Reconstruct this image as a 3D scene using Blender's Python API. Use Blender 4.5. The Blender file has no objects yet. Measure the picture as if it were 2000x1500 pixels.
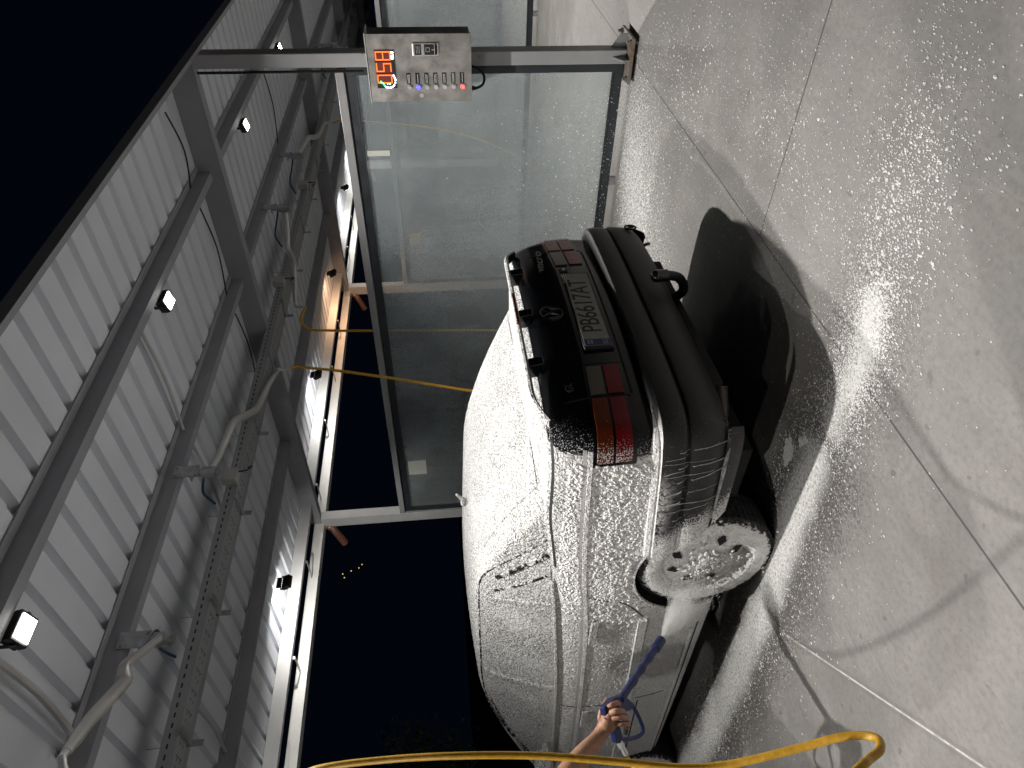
import bpy, math, random
import numpy as np
from mathutils import Vector, Matrix

random.seed(7)
rng = np.random.default_rng(11)
SC = bpy.context.scene
COL = SC.collection
R = math.radians

# ------------------------------------------------------------------ camera (phone held sideways: the picture is rolled a quarter turn)
cr = Vector((0.67883136, -0.73214674, -0.05611719))   # right of the upright view
cu = Vector((0.10632842, 0.0223919, 0.9940789))       # up of the upright view
cf = Vector((0.72655506, 0.68077878, -0.09304833))    # forward
camd = bpy.data.cameras.new('Camera')
cam = bpy.data.objects.new('Camera', camd)
COL.objects.link(cam)
m = Matrix((( -cu.x, cr.x, -cf.x, 0.0), (-cu.y, cr.y, -cf.y, 0.0), (-cu.z, cr.z, -cf.z, 1.48), (0, 0, 0, 1)))
cam.matrix_world = m
camd.sensor_width = 36.0
camd.sensor_fit = 'HORIZONTAL'
camd.lens = 36.0 * 1331.4 / 2000.0
camd.clip_start = 0.02
camd.clip_end = 600.0
SC.camera = cam
SC.render.resolution_x, SC.render.resolution_y = 1024, 768

# ------------------------------------------------------------------ world: clear night sky
W = bpy.data.worlds.new('World')
SC.world = W
W.use_nodes = True
wn = W.node_tree.nodes
bg = wn['Background']
bg.inputs[0].default_value = (0.10, 0.21, 0.50, 1)
bg.inputs[1].default_value = 0.0065

SC.view_settings.view_transform = 'Standard'
SC.view_settings.look = 'None'
SC.view_settings.exposure = 0.0
SC.view_settings.gamma = 1.0
SC.cycles.use_denoising = True
SC.cycles.max_bounces = 7
SC.cycles.diffuse_bounces = 4
SC.cycles.glossy_bounces = 3
SC.cycles.transparent_max_bounces = 16
SC.cycles.volume_bounces = 3
SC.cycles.sample_clamp_indirect = 6.0
SC.cycles.volume_step_rate = 2.0

# lamp power (the lamps themselves are built with their housings below)
P_FRONT = 50.0
P_BACK = 19.0

# ------------------------------------------------------------------ materials
def newmat(name):
    mt = bpy.data.materials.new(name)
    mt.use_nodes = True
    nt = mt.node_tree
    return mt, nt, nt.nodes['Principled BSDF']

class NB:
    """tiny node helper"""
    def __init__(s, nt): s.nt = nt
    def n(s, typ, **kw):
        x = s.nt.nodes.new(typ)
        for k, v in kw.items(): setattr(x, k, v)
        return x
    def link(s, a, b): s.nt.links.new(a, b)
    def val(s, sock, v):
        if hasattr(v, 'is_output') or isinstance(v, bpy.types.NodeSocket): s.link(v, sock)
        else: sock.default_value = v
    def math(s, op, a, b=None, c=None, clamp=False):
        x = s.n('ShaderNodeMath', operation=op); x.use_clamp = clamp
        s.val(x.inputs[0], a)
        if b is not None: s.val(x.inputs[1], b)
        if c is not None: s.val(x.inputs[2], c)
        return x.outputs[0]
    def coord(s, kind='Object'):
        return s.n('ShaderNodeTexCoord').outputs[kind]
    def mapping(s, vec, scale=(1, 1, 1), loc=(0, 0, 0), rot=(0, 0, 0)):
        x = s.n('ShaderNodeMapping')
        s.link(vec, x.inputs[0]); x.inputs['Scale'].default_value = scale
        x.inputs['Location'].default_value = loc; x.inputs['Rotation'].default_value = rot
        return x.outputs[0]
    def noise(s, vec, scale, detail=3.0, rough=0.55, dist=0.0):
        x = s.n('ShaderNodeTexNoise'); s.link(vec, x.inputs['Vector'])
        x.inputs['Scale'].default_value = scale; x.inputs['Detail'].default_value = detail
        x.inputs['Roughness'].default_value = rough; x.inputs['Distortion'].default_value = dist
        return x.outputs[0]
    def voronoi(s, vec, scale, feature='F1'):
        x = s.n('ShaderNodeTexVoronoi', feature=feature); s.link(vec, x.inputs['Vector'])
        x.inputs['Scale'].default_value = scale
        return x.outputs['Distance']
    def ramp(s, fac, a, b, lo=0.0, hi=1.0):
        x = s.n('ShaderNodeMapRange'); x.interpolation_type = 'SMOOTHSTEP'
        s.val(x.inputs[0], fac)
        s.val(x.inputs[1], a); s.val(x.inputs[2], b); s.val(x.inputs[3], lo); s.val(x.inputs[4], hi)
        return x.outputs[0]
    def mix(s, fac, a, b):
        x = s.n('ShaderNodeMix', data_type='RGBA')
        s.val(x.inputs[0], fac)
        s.val(x.inputs[6], a if not isinstance(a, tuple) else (*a[:3], 1)); s.val(x.inputs[7], b if not isinstance(b, tuple) else (*b[:3], 1))
        return x.outputs[2]
    def bump(s, h, strength=0.5, dist=0.01, normal=None):
        x = s.n('ShaderNodeBump'); s.link(h, x.inputs['Height'])
        x.inputs['Strength'].default_value = strength; x.inputs['Distance'].default_value = dist
        if normal is not None: s.link(normal, x.inputs['Normal'])
        return x.outputs[0]
    def sep(s, vec):
        x = s.n('ShaderNodeSeparateXYZ'); s.link(vec, x.inputs[0]); return x.outputs
    def vmath(s, op, a, b=None):
        x = s.n('ShaderNodeVectorMath', operation=op)
        s.val(x.inputs[0], a)
        if b is not None: s.val(x.inputs[1], b)
        return x

def simple(name, col, rough=0.5, metal=0.0, var=0.12, vscale=6.0, bump=0.0, bscale=80.0, spec=0.5, coat=0.0):
    mt, nt, p = newmat(name)
    b = NB(nt)
    c = b.coord()
    nz = b.noise(c, vscale, 4.0, 0.6)
    f = b.ramp(nz, 0.3, 0.7)
    dark = tuple(max(0, v * (1 - var)) for v in col); lite = tuple(min(1, v * (1 + var)) for v in col)
    b.link(b.mix(f, dark, lite), p.inputs['Base Color'])
    b.link(b.ramp(nz, 0.25, 0.75, max(0.02, rough - 0.08), min(1, rough + 0.08)), p.inputs['Roughness'])
    p.inputs['Metallic'].default_value = metal
    p.inputs['Specular IOR Level'].default_value = spec
    if coat: p.inputs['Coat Weight'].default_value = coat
    if bump: b.link(b.bump(b.noise(c, bscale, 2.0), bump, 0.002), p.inputs['Normal'])
    return mt

def emit(name, col, strength):
    mt, nt, p = newmat(name)
    p.inputs['Base Color'].default_value = (0.02, 0.02, 0.02, 1)
    p.inputs['Emission Color'].default_value = (*col, 1)
    p.inputs['Emission Strength'].default_value = strength
    return mt

M = {}
M['steel'] = simple('grey_painted_steel', (0.27, 0.275, 0.30), 0.5, var=0.08, vscale=3)
def rusty(name, col, amount=0.62):
    mt, nt, p = newmat(name); b = NB(nt); c = b.coord()
    big = b.noise(b.mapping(c, (0.9, 3.0, 3.0)), 2.2, 4, 0.6)
    fine = b.noise(c, 28, 4, 0.7)
    f = b.math('MULTIPLY', b.ramp(big, amount, amount + 0.08), b.ramp(fine, 0.42, 0.6))
    base = b.mix(b.ramp(b.noise(c, 3, 3), 0.3, 0.7), tuple(v * .92 for v in col), tuple(v * 1.08 for v in col))
    b.link(b.mix(f, base, (0.20, 0.085, 0.03)), p.inputs['Base Color'])
    p.inputs['Roughness'].default_value = 0.5
    return mt
M['purlin'] = rusty('purlin_paint', (0.28, 0.285, 0.31), 0.70)
M['post'] = rusty('post_paint', (0.36, 0.36, 0.37), 0.68)
M['beam'] = rusty('beam_paint', (0.50, 0.50, 0.50), 0.69)
M['sheet'] = simple('roof_sheet_paint', (0.68, 0.71, 0.77), 0.42, var=0.05, vscale=1.3)
M['white_metal'] = simple('white_metal', (0.72, 0.72, 0.70), 0.4, var=0.05)
M['anthracite'] = simple('anthracite_aluminium', (0.030, 0.036, 0.044), 0.42, var=0.1, vscale=10)
M['galv'] = simple('galvanised_steel', (0.42, 0.43, 0.44), 0.42, metal=0.75, var=0.18, vscale=22)
M['stainless_pipe'] = simple('stainless_pipe', (0.58, 0.57, 0.55), 0.36, metal=0.45, var=0.06, vscale=5)
M['black'] = simple('black_plastic', (0.012, 0.012, 0.013), 0.45, var=0.2)
M['blackmetal'] = simple('black_metal', (0.015, 0.015, 0.017), 0.5, var=0.2)
M['rubber'] = simple('rubber', (0.014, 0.014, 0.015), 0.7, var=0.25, bump=0.3)
M['copper'] = simple('brown_downpipe', (0.17, 0.075, 0.05), 0.42, var=0.12)
M['hose'] = simple('yellow_hose', (0.66, 0.36, 0.025), 0.42, var=0.14, vscale=60, bump=0.4, bscale=220)
M['bluehose'] = simple('blue_tube', (0.012, 0.05, 0.10), 0.4)
M['conduit'] = simple('conduit_grey', (0.50, 0.50, 0.50), 0.5, var=0.06)
M['boxgrey'] = simple('junction_box_grey', (0.42, 0.42, 0.41), 0.5, var=0.05)
M['paper'] = simple('paper', (0.66, 0.68, 0.62), 0.8, var=0.04)
M['paper_yellow'] = simple('paper_yellow', (0.58, 0.52, 0.36), 0.8, var=0.04)
M['rust_plate'] = rusty('rusty_plate', (0.20, 0.18, 0.16), 0.56)
M['exhaust'] = simple('exhaust_steel', (0.055, 0.045, 0.04), 0.45, metal=0.5, var=0.2, vscale=25)
M['bluegun'] = simple('blue_gun_plastic', (0.018, 0.026, 0.11), 0.42, var=0.15, vscale=40)
M['chrome'] = simple('chrome', (0.7, 0.7, 0.7), 0.32, metal=0.55, var=0.05)
M['lamp_lens'] = emit('lamp_lens', (1.0, 0.97, 0.90), 45.0)
M['lamp_lens_warm'] = emit('lamp_lens_warm', (1.0, 0.62, 0.33), 30.0)
M['town_light'] = emit('town_light', (1.0, 0.72, 0.22), 0.8)
M['soil'] = simple('soil', (0.010, 0.011, 0.008), 0.95, var=0.3, vscale=2)
M['leaf'] = simple('leaf', (0.009, 0.016, 0.006), 0.6, var=0.4, vscale=3)
M['bark'] = simple('bark', (0.07, 0.06, 0.045), 0.9, var=0.3, vscale=9)
M['shirt'] = simple('dark_cloth', (0.02, 0.022, 0.03), 0.9, var=0.2)
M['trousers'] = simple('dark_denim', (0.02, 0.025, 0.04), 0.9, var=0.2)
M['hair'] = simple('dark_hair', (0.012, 0.009, 0.007), 0.6)

def skin_mat():
    mt, nt, p = newmat('skin'); b = NB(nt); c = b.coord()
    nz = b.noise(c, 40, 4)
    b.link(b.mix(b.ramp(nz, .3, .7), (0.33, 0.17, 0.105), (0.42, 0.225, 0.145)), p.inputs['Base Color'])
    p.inputs['Roughness'].default_value = 0.5
    p.inputs['Subsurface Weight'].default_value = 0.0
    b.link(b.bump(b.noise(c, 160, 3), 0.25, 0.003), p.inputs['Normal'])
    return mt
M['skin'] = skin_mat()

def stainless():
    mt, nt, p = newmat('brushed_stainless'); b = NB(nt); c = b.coord()
    st = b.noise(b.mapping(c, (3, 3, 140)), 4, 3)
    sm = b.noise(c, 9, 5, 0.65)
    b.link(b.mix(b.ramp(sm, .3, .7), (0.34, 0.325, 0.31), (0.50, 0.48, 0.46)), p.inputs['Base Color'])
    p.inputs['Metallic'].default_value = 0.8
    b.link(b.math('ADD', b.ramp(st, .3, .7, .30, .42), b.ramp(sm, .3, .7, 0, .12)), p.inputs['Roughness'])
    return mt
M['stainless'] = stainless()

def glass_dusty():
    mt, nt, p = newmat('wet_dusty_glass'); nt.nodes.remove(p); b = NB(nt); c = b.coord()
    out = nt.nodes['Material Output']
    big = b.noise(b.mapping(c, (1, 1, 0.8)), 1.1, 5, 0.6)
    drops = b.noise(c, 95, 3, 0.7)
    vert = b.noise(b.mapping(c, (1, 9, 0.5)), 2.0, 4, 0.6)
    film = b.math('MULTIPLY', b.ramp(big, .28, .72, .5, 1.0), b.ramp(drops, .35, .65, .75, 1.15))
    film = b.math('MULTIPLY', film, b.ramp(vert, .3, .7, .93, 1.05))
    fac = b.math('MULTIPLY', film, 0.31)
    tr = b.n('ShaderNodeBsdfTransparent'); tr.inputs[0].default_value = (0.95, 0.97, 0.96, 1)
    df = b.n('ShaderNodeBsdfDiffuse'); df.inputs[0].default_value = (0.68, 0.75, 0.79, 1)
    tl = b.n('ShaderNodeBsdfTranslucent'); tl.inputs[0].default_value = (0.68, 0.75, 0.79, 1)
    a = b.n('ShaderNodeAddShader'); b.link(df.outputs[0], a.inputs[0]); b.link(tl.outputs[0], a.inputs[1])
    m1 = b.n('ShaderNodeMixShader'); b.link(fac, m1.inputs[0]); b.link(tr.outputs[0], m1.inputs[1]); b.link(df.outputs[0], m1.inputs[2])
    m1b = b.n('ShaderNodeMixShader'); m1b.inputs[0].default_value = 0.07
    b.link(m1.outputs[0], m1b.inputs[1]); b.link(tl.outputs[0], m1b.inputs[2])
    gl = b.n('ShaderNodeBsdfGlossy'); gl.inputs['Roughness'].default_value = 0.04
    fr = b.n('ShaderNodeFresnel'); fr.inputs[0].default_value = 1.45
    m2 = b.n('ShaderNodeMixShader'); b.link(b.math('MULTIPLY', fr.outputs[0], 0.8), m2.inputs[0]); b.link(m1b.outputs[0], m2.inputs[1]); b.link(gl.outputs[0], m2.inputs[2])
    b.link(m2.outputs[0], out.inputs['Surface'])
    return mt
M['glass'] = glass_dusty()

def foam_material(name, paint, paint_rough=0.25, mask=None, thick=1.0, zones=True):
    """white snow foam lying on paint; mask(b, coord, ...) gives where the foam lies (0..1)"""
    mt, nt, p = newmat(name); b = NB(nt); c = b.coord()
    n1 = b.noise(c, 38, 4, 0.62, 0.5)
    n2 = b.noise(c, 95, 3, 0.62)
    n3 = b.noise(c, 4.5, 4, 0.6)
    n4 = b.noise(c, 27, 2, 0.5, 1.2)
    ridge = b.math('SUBTRACT', 1.0, b.math('ABSOLUTE', b.math('MULTIPLY_ADD', n4, 4.0, -2.0)))     # worm-like crests
    crest = b.ramp(ridge, .35, .80)
    xyz = b.sep(c)
    film = (0.60, 0.585, 0.57); white = (0.84, 0.84, 0.84)
    # roof: nearly solid, pricked with tiny gaps
    pr = b.math('MULTIPLY', b.ramp(b.noise(c, 125, 2, .55), .52, .43), b.ramp(n3, .30, .62, .5, 1.0))
    solid = b.mix(b.math('MULTIPLY', pr, .9), white, (0.17, 0.17, 0.17))
    # rear quarter: crests of foam on a thin grey film
    blot = b.math('MAXIMUM', crest, b.ramp(n1, .56, .62))
    worm = b.mix(b.math('MAXIMUM', b.math('MULTIPLY', blot, .95), b.ramp(n3, .58, .72, 0, .7)), film, white)
    # doors: even thin film with fine grain
    even = b.mix(b.ramp(n2, .38, .66), (0.64, 0.635, 0.625), (0.80, 0.795, 0.78))
    even = b.mix(b.math('MULTIPLY', b.ramp(n1, .57, .61), b.ramp(n3, .40, .62)), even, white)
    if zones:
        wz = b.math('MULTIPLY', b.ramp(b.math('ADD', xyz[2], b.math('MULTIPLY', n3, .10)), 1.09, .99), 1.0)
        wx = b.ramp(b.math('ADD', xyz[0], b.math('MULTIPLY', n3, .3)), .25, .45)
        col = b.mix(wz, solid, b.mix(wx, worm, even))
    else:
        col = b.mix(b.math('MULTIPLY', b.ramp(n1, .55, .45), .5), white, film)
    h = b.math('ADD', b.math('MULTIPLY', n1, 1.1), b.math('ADD', b.math('MULTIPLY', n2, .38), b.math('MULTIPLY', crest, .40)))
    if mask is None:
        base = col
        p.inputs['Roughness'].default_value = 0.7
        hh = h
    else:
        fac = mask(b, c, n1, n2, n3)
        base = b.mix(fac, paint, col)
        b.link(b.ramp(fac, .2, .8, paint_rough, .7), p.inputs['Roughness'])
        hh = b.math('MULTIPLY', h, fac)
    b.link(base, p.inputs['Base Color'])
    p.inputs['Specular IOR Level'].default_value = 0.45
    b.link(b.bump(hh, 1.0, 0.019 * thick), p.inputs['Normal'])
    return mt

def mask_body(b, c, n1, n2, n3):
    n2 = b.noise(c, 175, 2, .55)
    xyz = b.sep(c)
    # sides: everything ahead of the rear corner, a speckled fringe behind it
    d = b.math('ADD', xyz[0], b.math('MULTIPLY', b.math('SUBTRACT', n3, 0.5), 0.05))
    solid = b.ramp(d, -0.905, -0.895)
    fl = b.ramp(n2, b.ramp(xyz[0], -1.0, -0.91, 0.74, 0.55), b.ramp(xyz[0], -1.0, -0.91, 0.78, 0.60))
    fl = b.math('MULTIPLY', fl, b.ramp(xyz[1], 0.60, 0.70))
    side = b.math('MAXIMUM', solid, fl)
    top = b.ramp(xyz[2], 1.088, 1.096)
    return b.math('MAXIMUM', side, top)

def mask_bumper(b, c, n1, n2, n3):
    n2 = b.noise(c, 175, 2, .55)
    xyz = b.sep(c)
    g = b.n('ShaderNodeNewGeometry'); nz = b.sep(g.outputs['True Normal'])[2]
    ledge = b.math('MULTIPLY', b.ramp(nz, .5, .8), b.ramp(b.math('MULTIPLY', xyz[0], 1.0), -1.06, -0.97))
    ledge = b.math('MULTIPLY', ledge, b.ramp(xyz[1], 0.45, 0.6))
    ledge = b.math('MULTIPLY', ledge, b.ramp(b.math('MULTIPLY_ADD', xyz[0], .085, b.math('ADD', xyz[2], .079)), .625, .645))
    # wheel-arch end: flecks getting denser towards the arch
    e = b.math('SUBTRACT', xyz[0], b.math('MULTIPLY_ADD', b.math('SUBTRACT', xyz[2], .33), .926, -.50))
    e = b.math('ADD', e, b.math('MULTIPLY', b.math('SUBTRACT', n3, .5), .12))
    th = b.ramp(e, -.26, -.03, 0.70, 0.34)
    fl = b.math('MULTIPLY', b.ramp(n2, th, b.math('ADD', th, 0.05)), b.ramp(xyz[1], .70, .8))
    film = b.math('MULTIPLY', b.ramp(xyz[2], .555, .64), b.math('MULTIPLY', b.ramp(xyz[0], -.86, -.6, 0, .75), b.ramp(xyz[1], .6, .7)))
    film = b.math('MULTIPLY', film, b.ramp(n1, .38, .56))
    return b.math('MAXIMUM', b.math('MAXIMUM', ledge, fl), film)

def mask_tyre(b, c, n1, n2, n3):
    xyz = b.sep(c)
    r = b.math('SQRT', b.math('ADD', b.math('MULTIPLY', xyz[0], xyz[0]), b.math('MULTIPLY', xyz[2], xyz[2])))
    outer = b.ramp(xyz[1], .055, .075)
    rr = b.math('ADD', r, b.math('MULTIPLY', b.math('SUBTRACT', n1, .5), .10))
    return b.math('MULTIPLY', outer, b.ramp(rr, .285, .272))

def mask_light(b, c, n1, n2, n3):
    n2 = b.noise(c, 175, 2, .55)
    xyz = b.sep(c)
    th = b.ramp(xyz[0], -1.0, -0.90, 0.75, 0.50)
    return b.math('MULTIPLY', b.ramp(n2, th, b.math('ADD', th, 0.04)), b.ramp(xyz[1], .60, .68))

PAINT = (0.008, 0.009, 0.011)
M['foam_body'] = foam_material('foam_on_black_paint', PAINT, 0.16, mask_body)
M['foam'] = foam_material('snow_foam', PAINT)
M['foam_thick'] = foam_material('thick_foam', PAINT, zones=False, thick=.6)
M['foam_bumper'] = foam_material('foam_on_bumper', (0.020, 0.020, 0.021), 0.5, mask_bumper, 0.5, False)
M['foam_tyre'] = foam_material('foam_on_tyre', (0.013, 0.013, 0.014), 0.7, mask_tyre, 0.6, False)
M['foam_speck'] = simple('foam_speck', (0.86, 0.86, 0.85), 0.6, var=0.04)
M['drip_shade'] = simple('foam_drip', (0.50, 0.49, 0.47), 0.5, var=0.1)  # grey of the foam runs; also paints shade at crease and handle recess
M['gloss_black'] = simple('gloss_black_paint', PAINT, 0.15, var=0.1, coat=0.4)
M['gap'] = simple('panel_gap', (0.008, 0.008, 0.009), 0.8)
M['silver_trim'] = simple('bright_trim', (0.5, 0.5, 0.5), 0.3, metal=0.8)
def light_mat(name, col):
    mt = foam_material(name, col, 0.12, mask_light, 0.15, False)
    p = mt.node_tree.nodes['Principled BSDF']; p.inputs['Coat Weight'].default_value = 0.5
    return mt
M['lens_red'] = light_mat('lens_red', (0.19, 0.005, 0.010))
M['lens_amber'] = light_mat('lens_amber', (0.15, 0.026, 0.008))
M['lens_smoke'] = light_mat('lens_smoke', (0.13, 0.115, 0.105))
M['plate_white'] = simple('plate_white', (0.30, 0.29, 0.27), 0.5, var=0.08, vscale=30)
M['plate_blue'] = simple('plate_blue', (0.012, 0.035, 0.17), 0.5)
M['plate_black'] = simple('plate_black', (0.012, 0.012, 0.012), 0.5)

# window glass under foam: thinner cover with many small dark gaps
def mask_window(b, c, n1, n2, n3):
    a = b.ramp(n2, .30, .40)
    big = b.ramp(n3, .56, .44)
    return b.math('MAXIMUM', b.math('MULTIPLY', a, 0.92), b.math('MULTIPLY', big, .95))
M['foam_window'] = foam_material('foam_on_window', (0.05, 0.055, 0.06), 0.2, mask_window, 0.5)
def mask_seam(b, c, n1, n2, n3):
    return b.ramp(b.noise(c, 24, 4, .65, .6), .50, .53)
M['foam_seam'] = foam_material('foam_on_rubber_seam', (0.008, 0.008, 0.009), 0.6, mask_seam, 0.8)

def concrete():
    mt, nt, p = newmat('concrete_floor'); b = NB(nt); c = b.coord()
    xyz = b.sep(c)
    big = b.noise(c, 0.55, 5, 0.6); mid = b.noise(c, 3.2, 5, 0.62); fine = b.noise(c, 45, 4, 0.65)
    brush = b.noise(b.mapping(c, (0.8, 9.0, 1), rot=(0, 0, R(8))), 3.0, 4, 0.6)
    pit = b.noise(c, 11, 2, 0.5)
    base = b.mix(b.ramp(big, .3, .7), (0.205, 0.198, 0.190), (0.280, 0.271, 0.260))
    base = b.mix(b.ramp(mid, .38, .68, 0, .75), base, (0.325, 0.314, 0.300))
    tint = b.noise(b.mapping(c, (1, 1, 1), (7, 3, 0)), 1.3, 6, .68)
    base = b.mix(b.ramp(tint, .50, .68, 0, .6), base, (0.195, 0.182, 0.172))
    scuff = b.noise(b.mapping(c, (1.2, 14, 1), rot=(0, 0, R(-38))), 2.2, 5, .7)
    base = b.mix(b.ramp(scuff, .58, .72, 0, .4), base, (0.365, 0.355, 0.340))
    base = b.mix(b.ramp(brush, .45, .7, 0, .35), base, (0.205, 0.197, 0.19))
    base = b.mix(b.ramp(fine, .40, .70, 0, .45), base, (0.16, 0.152, 0.145))
    base = b.mix(b.ramp(pit, .69, .72, 0, .6), base, (0.13, 0.125, 0.12))
    # faint trowel stains
    # saw-cut joints
    def line(dist, w): return b.ramp(dist, w, w * 0.35)
    j1 = line(b.math('ABSOLUTE', b.math('SUBTRACT', xyz[1], 1.632)), 0.006)
    jx = b.math('PINGPONG', b.math('ADD', xyz[0], 2.25), 2.45)
    j2 = b.math('MULTIPLY', line(jx, 0.006), b.ramp(xyz[1], 1.63, 1.62))
    dj = b.math('MAXIMUM', j1, j2)
    base = b.mix(b.math('MULTIPLY', dj, .85), base, (0.045, 0.042, 0.04))
    dg = b.math('ABSOLUTE', b.math('SUBTRACT', b.math('SUBTRACT', xyz[1], xyz[0]), 1.592))
    lg = b.math('MULTIPLY', line(dg, 0.007), b.math('MULTIPLY', b.ramp(xyz[0], 1.62, 1.5), b.ramp(xyz[0], .0, .3)))
    lg = b.math('MULTIPLY', lg, b.ramp(b.noise(c, 20, 4, .7), .35, .55, .25, 1))
    base = b.mix(lg, base, (0.62, 0.61, 0.58))
    base = b.mix(b.math('MULTIPLY', b.math('MULTIPLY', b.ramp(dg, .035, .02), b.ramp(dg, .008, .014)), .35), base, (0.16, 0.155, 0.15))
    # wet and foamed areas: distance to the trail the spray left round the car
    def seg(ax, ay, bx, by):
        L2 = (bx - ax) ** 2 + (by - ay) ** 2
        px = b.math('SUBTRACT', xyz[0], ax); py = b.math('SUBTRACT', xyz[1], ay)
        t = b.math('DIVIDE', b.math('ADD', b.math('MULTIPLY', px, bx - ax), b.math('MULTIPLY', py, by - ay)), L2, clamp=True)
        qx = b.math('SUBTRACT', px, b.math('MULTIPLY', t, bx - ax)); qy = b.math('SUBTRACT', py, b.math('MULTIPLY', t, by - ay))
        return b.math('SQRT', b.math('ADD', b.math('MULTIPLY', qx, qx), b.math('MULTIPLY', qy, qy)))
    ring = [(1.50, 6.2), (1.46, 4.6), (1.53, 3.45), (1.58, 2.95), (1.655, 2.45), (1.70, 2.12)]
    stream = [(1.69, 1.90), (1.705, 1.55), (1.78, 1.40)]
    dr = None
    for (a, e) in zip(ring[:-1], ring[1:]):
        d = seg(*a, *e); dr = d if dr is None else b.math('MINIMUM', dr, d)
    ds = None
    for (a, e) in zip(stream[:-1], stream[1:]):
        d = seg(*a, *e); ds = d if ds is None else b.math('MINIMUM', ds, d)
    wob = b.math('MULTIPLY', b.math('SUBTRACT', mid, .5), .16)
    drw = b.math('ADD', dr, wob)
    spat = b.noise(c, 70, 3, .65)
    wet = b.math('MULTIPLY', b.ramp(drw, .62, .12), b.ramp(spat, b.ramp(drw, .1, .5, .36, .60), b.ramp(drw, .1, .5, .46, .68)))
    wets = b.math('MULTIPLY', b.ramp(b.math('ADD', ds, wob), .40, .08), b.ramp(spat, .46, .56))
    wetall = b.math('MAXIMUM', wet, b.math('MULTIPLY', wets, .8))
    base = b.mix(b.math('MULTIPLY', wetall, .85), base, (0.075, 0.07, 0.066))
    film = b.math('MULTIPLY', b.ramp(drw, .16, .03), b.ramp(spat, .36, .56, .35, 1.0))
    films = b.math('MULTIPLY', b.ramp(b.math('ADD', ds, wob), .10, .01), b.ramp(spat, .40, .58, .15, .9))
    dz = seg(5.0, 2.0, 3.7, 2.9)
    filmz = b.math('MULTIPLY', b.ramp(b.math('ADD', dz, wob), .75, .1, 0, .75), b.ramp(spat, .44, .60))
    # foam that ran under the car: two pools
    def pool(x, y, r):
        d = b.math('SQRT', b.math('ADD', b.math('POWER', b.math('MULTIPLY', b.math('SUBTRACT', xyz[0], x), 1.0), 2.0), b.math('POWER', b.math('MULTIPLY', b.math('SUBTRACT', xyz[1], y), .55), 2.0)))
        d = b.math('ADD', d, b.math('MULTIPLY', b.math('SUBTRACT', b.noise(c, 17, 3, .6), .5), .09))
        return b.ramp(d, r, r - .012)
    pools = b.math('MAXIMUM', pool(1.86, 2.24, .045), pool(1.80, 2.11, .028))
    foam = b.math('MAXIMUM', b.math('MAXIMUM', film, films), b.math('MAXIMUM', filmz, b.math('MULTIPLY', pools, .75)))
    base = b.mix(foam, base, (0.78, 0.78, 0.77))
    b.link(base, p.inputs['Base Color'])
    rough = b.ramp(mid, .3, .7, .55, .8)
    rough = b.math('SUBTRACT', rough, b.math('MULTIPLY', wetall, .3))
    b.link(rough, p.inputs['Roughness'])
    hgt = b.math('ADD', b.math('MULTIPLY', fine, .5), b.math('MULTIPLY', b.math('MULTIPLY', foam, spat), 2.5))
    b.link(b.bump(hgt, .5, .004), p.inputs['Normal'])
    return mt
M['concrete'] = concrete()

def tray_mat():
    mt, nt, p = newmat('perforated_tray'); b = NB(nt); c = b.coord()
    xyz = b.sep(c)
    def slots(u, period, duty, v, v0, v1):
        f = b.math('FRACT', b.math('DIVIDE', u, period))
        on = b.math('LESS_THAN', f, duty)
        inr = b.math('MULTIPLY', b.math('GREATER_THAN', v, v0), b.math('LESS_THAN', v, v1))
        return b.math('MULTIPLY', on, inr)
    side = slots(xyz[0], .055, .5, xyz[2], .040, .050)
    gate = b.math('LESS_THAN', xyz[1], .003)
    side = b.math('MULTIPLY', side, gate)
    g2 = b.math('GREATER_THAN', b.math('FRACT', b.math('DIVIDE', xyz[0], .12)), .5)
    cross = b.math('MULTIPLY', b.math('LESS_THAN', b.math('FRACT', b.math('DIVIDE', xyz[0], .06)), .14),
                   b.math('LESS_THAN', b.math('FRACT', b.math('DIVIDE', xyz[1], .028)), .6))
    along = b.math('MULTIPLY', b.math('LESS_THAN', b.math('FRACT', b.math('DIVIDE', xyz[0], .04)), .5),
                   b.math('LESS_THAN', b.math('FRACT', b.math('DIVIDE', xyz[1], .05)), .16))
    bot = b.math('ADD', b.math('MULTIPLY', g2, cross), b.math('MULTIPLY', b.math('SUBTRACT', 1.0, g2), along))
    bot = b.math('MULTIPLY', bot, b.math('MULTIPLY', b.math('GREATER_THAN', xyz[1], .03), b.math('LESS_THAN', xyz[1], .135)))
    bot = b.math('MULTIPLY', bot, b.math('LESS_THAN', xyz[2], .004))
    hole = b.math('MAXIMUM', side, bot)
    b.link(b.mix(hole, (0.34, 0.35, 0.36), (0.02, 0.022, 0.03)), p.inputs['Base Color'])
    p.inputs['Metallic'].default_value = .25; p.inputs['Roughness'].default_value = .5
    return mt
M['tray'] = tray_mat()

# ------------------------------------------------------------------ object helpers
def tag(o, label=None, cat=None, group=None, kind=None):
    if label: o['label'] = label
    if cat: o['category'] = cat
    if group: o['group'] = group
    if kind: o['kind'] = kind
    return o

def empty(name, loc=(0, 0, 0), rz=0.0, label=None, cat=None, group=None):
    o = bpy.data.objects.new(name, None); COL.objects.link(o)
    o.location = loc; o.rotation_euler = (0, 0, rz)
    return tag(o, label, cat, group)

def copy_tree(o, parent=None):
    c = o.copy(); COL.objects.link(c)
    if parent is not None: c.parent = parent
    for ch in o.children: copy_tree(ch, c)
    return c

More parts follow.
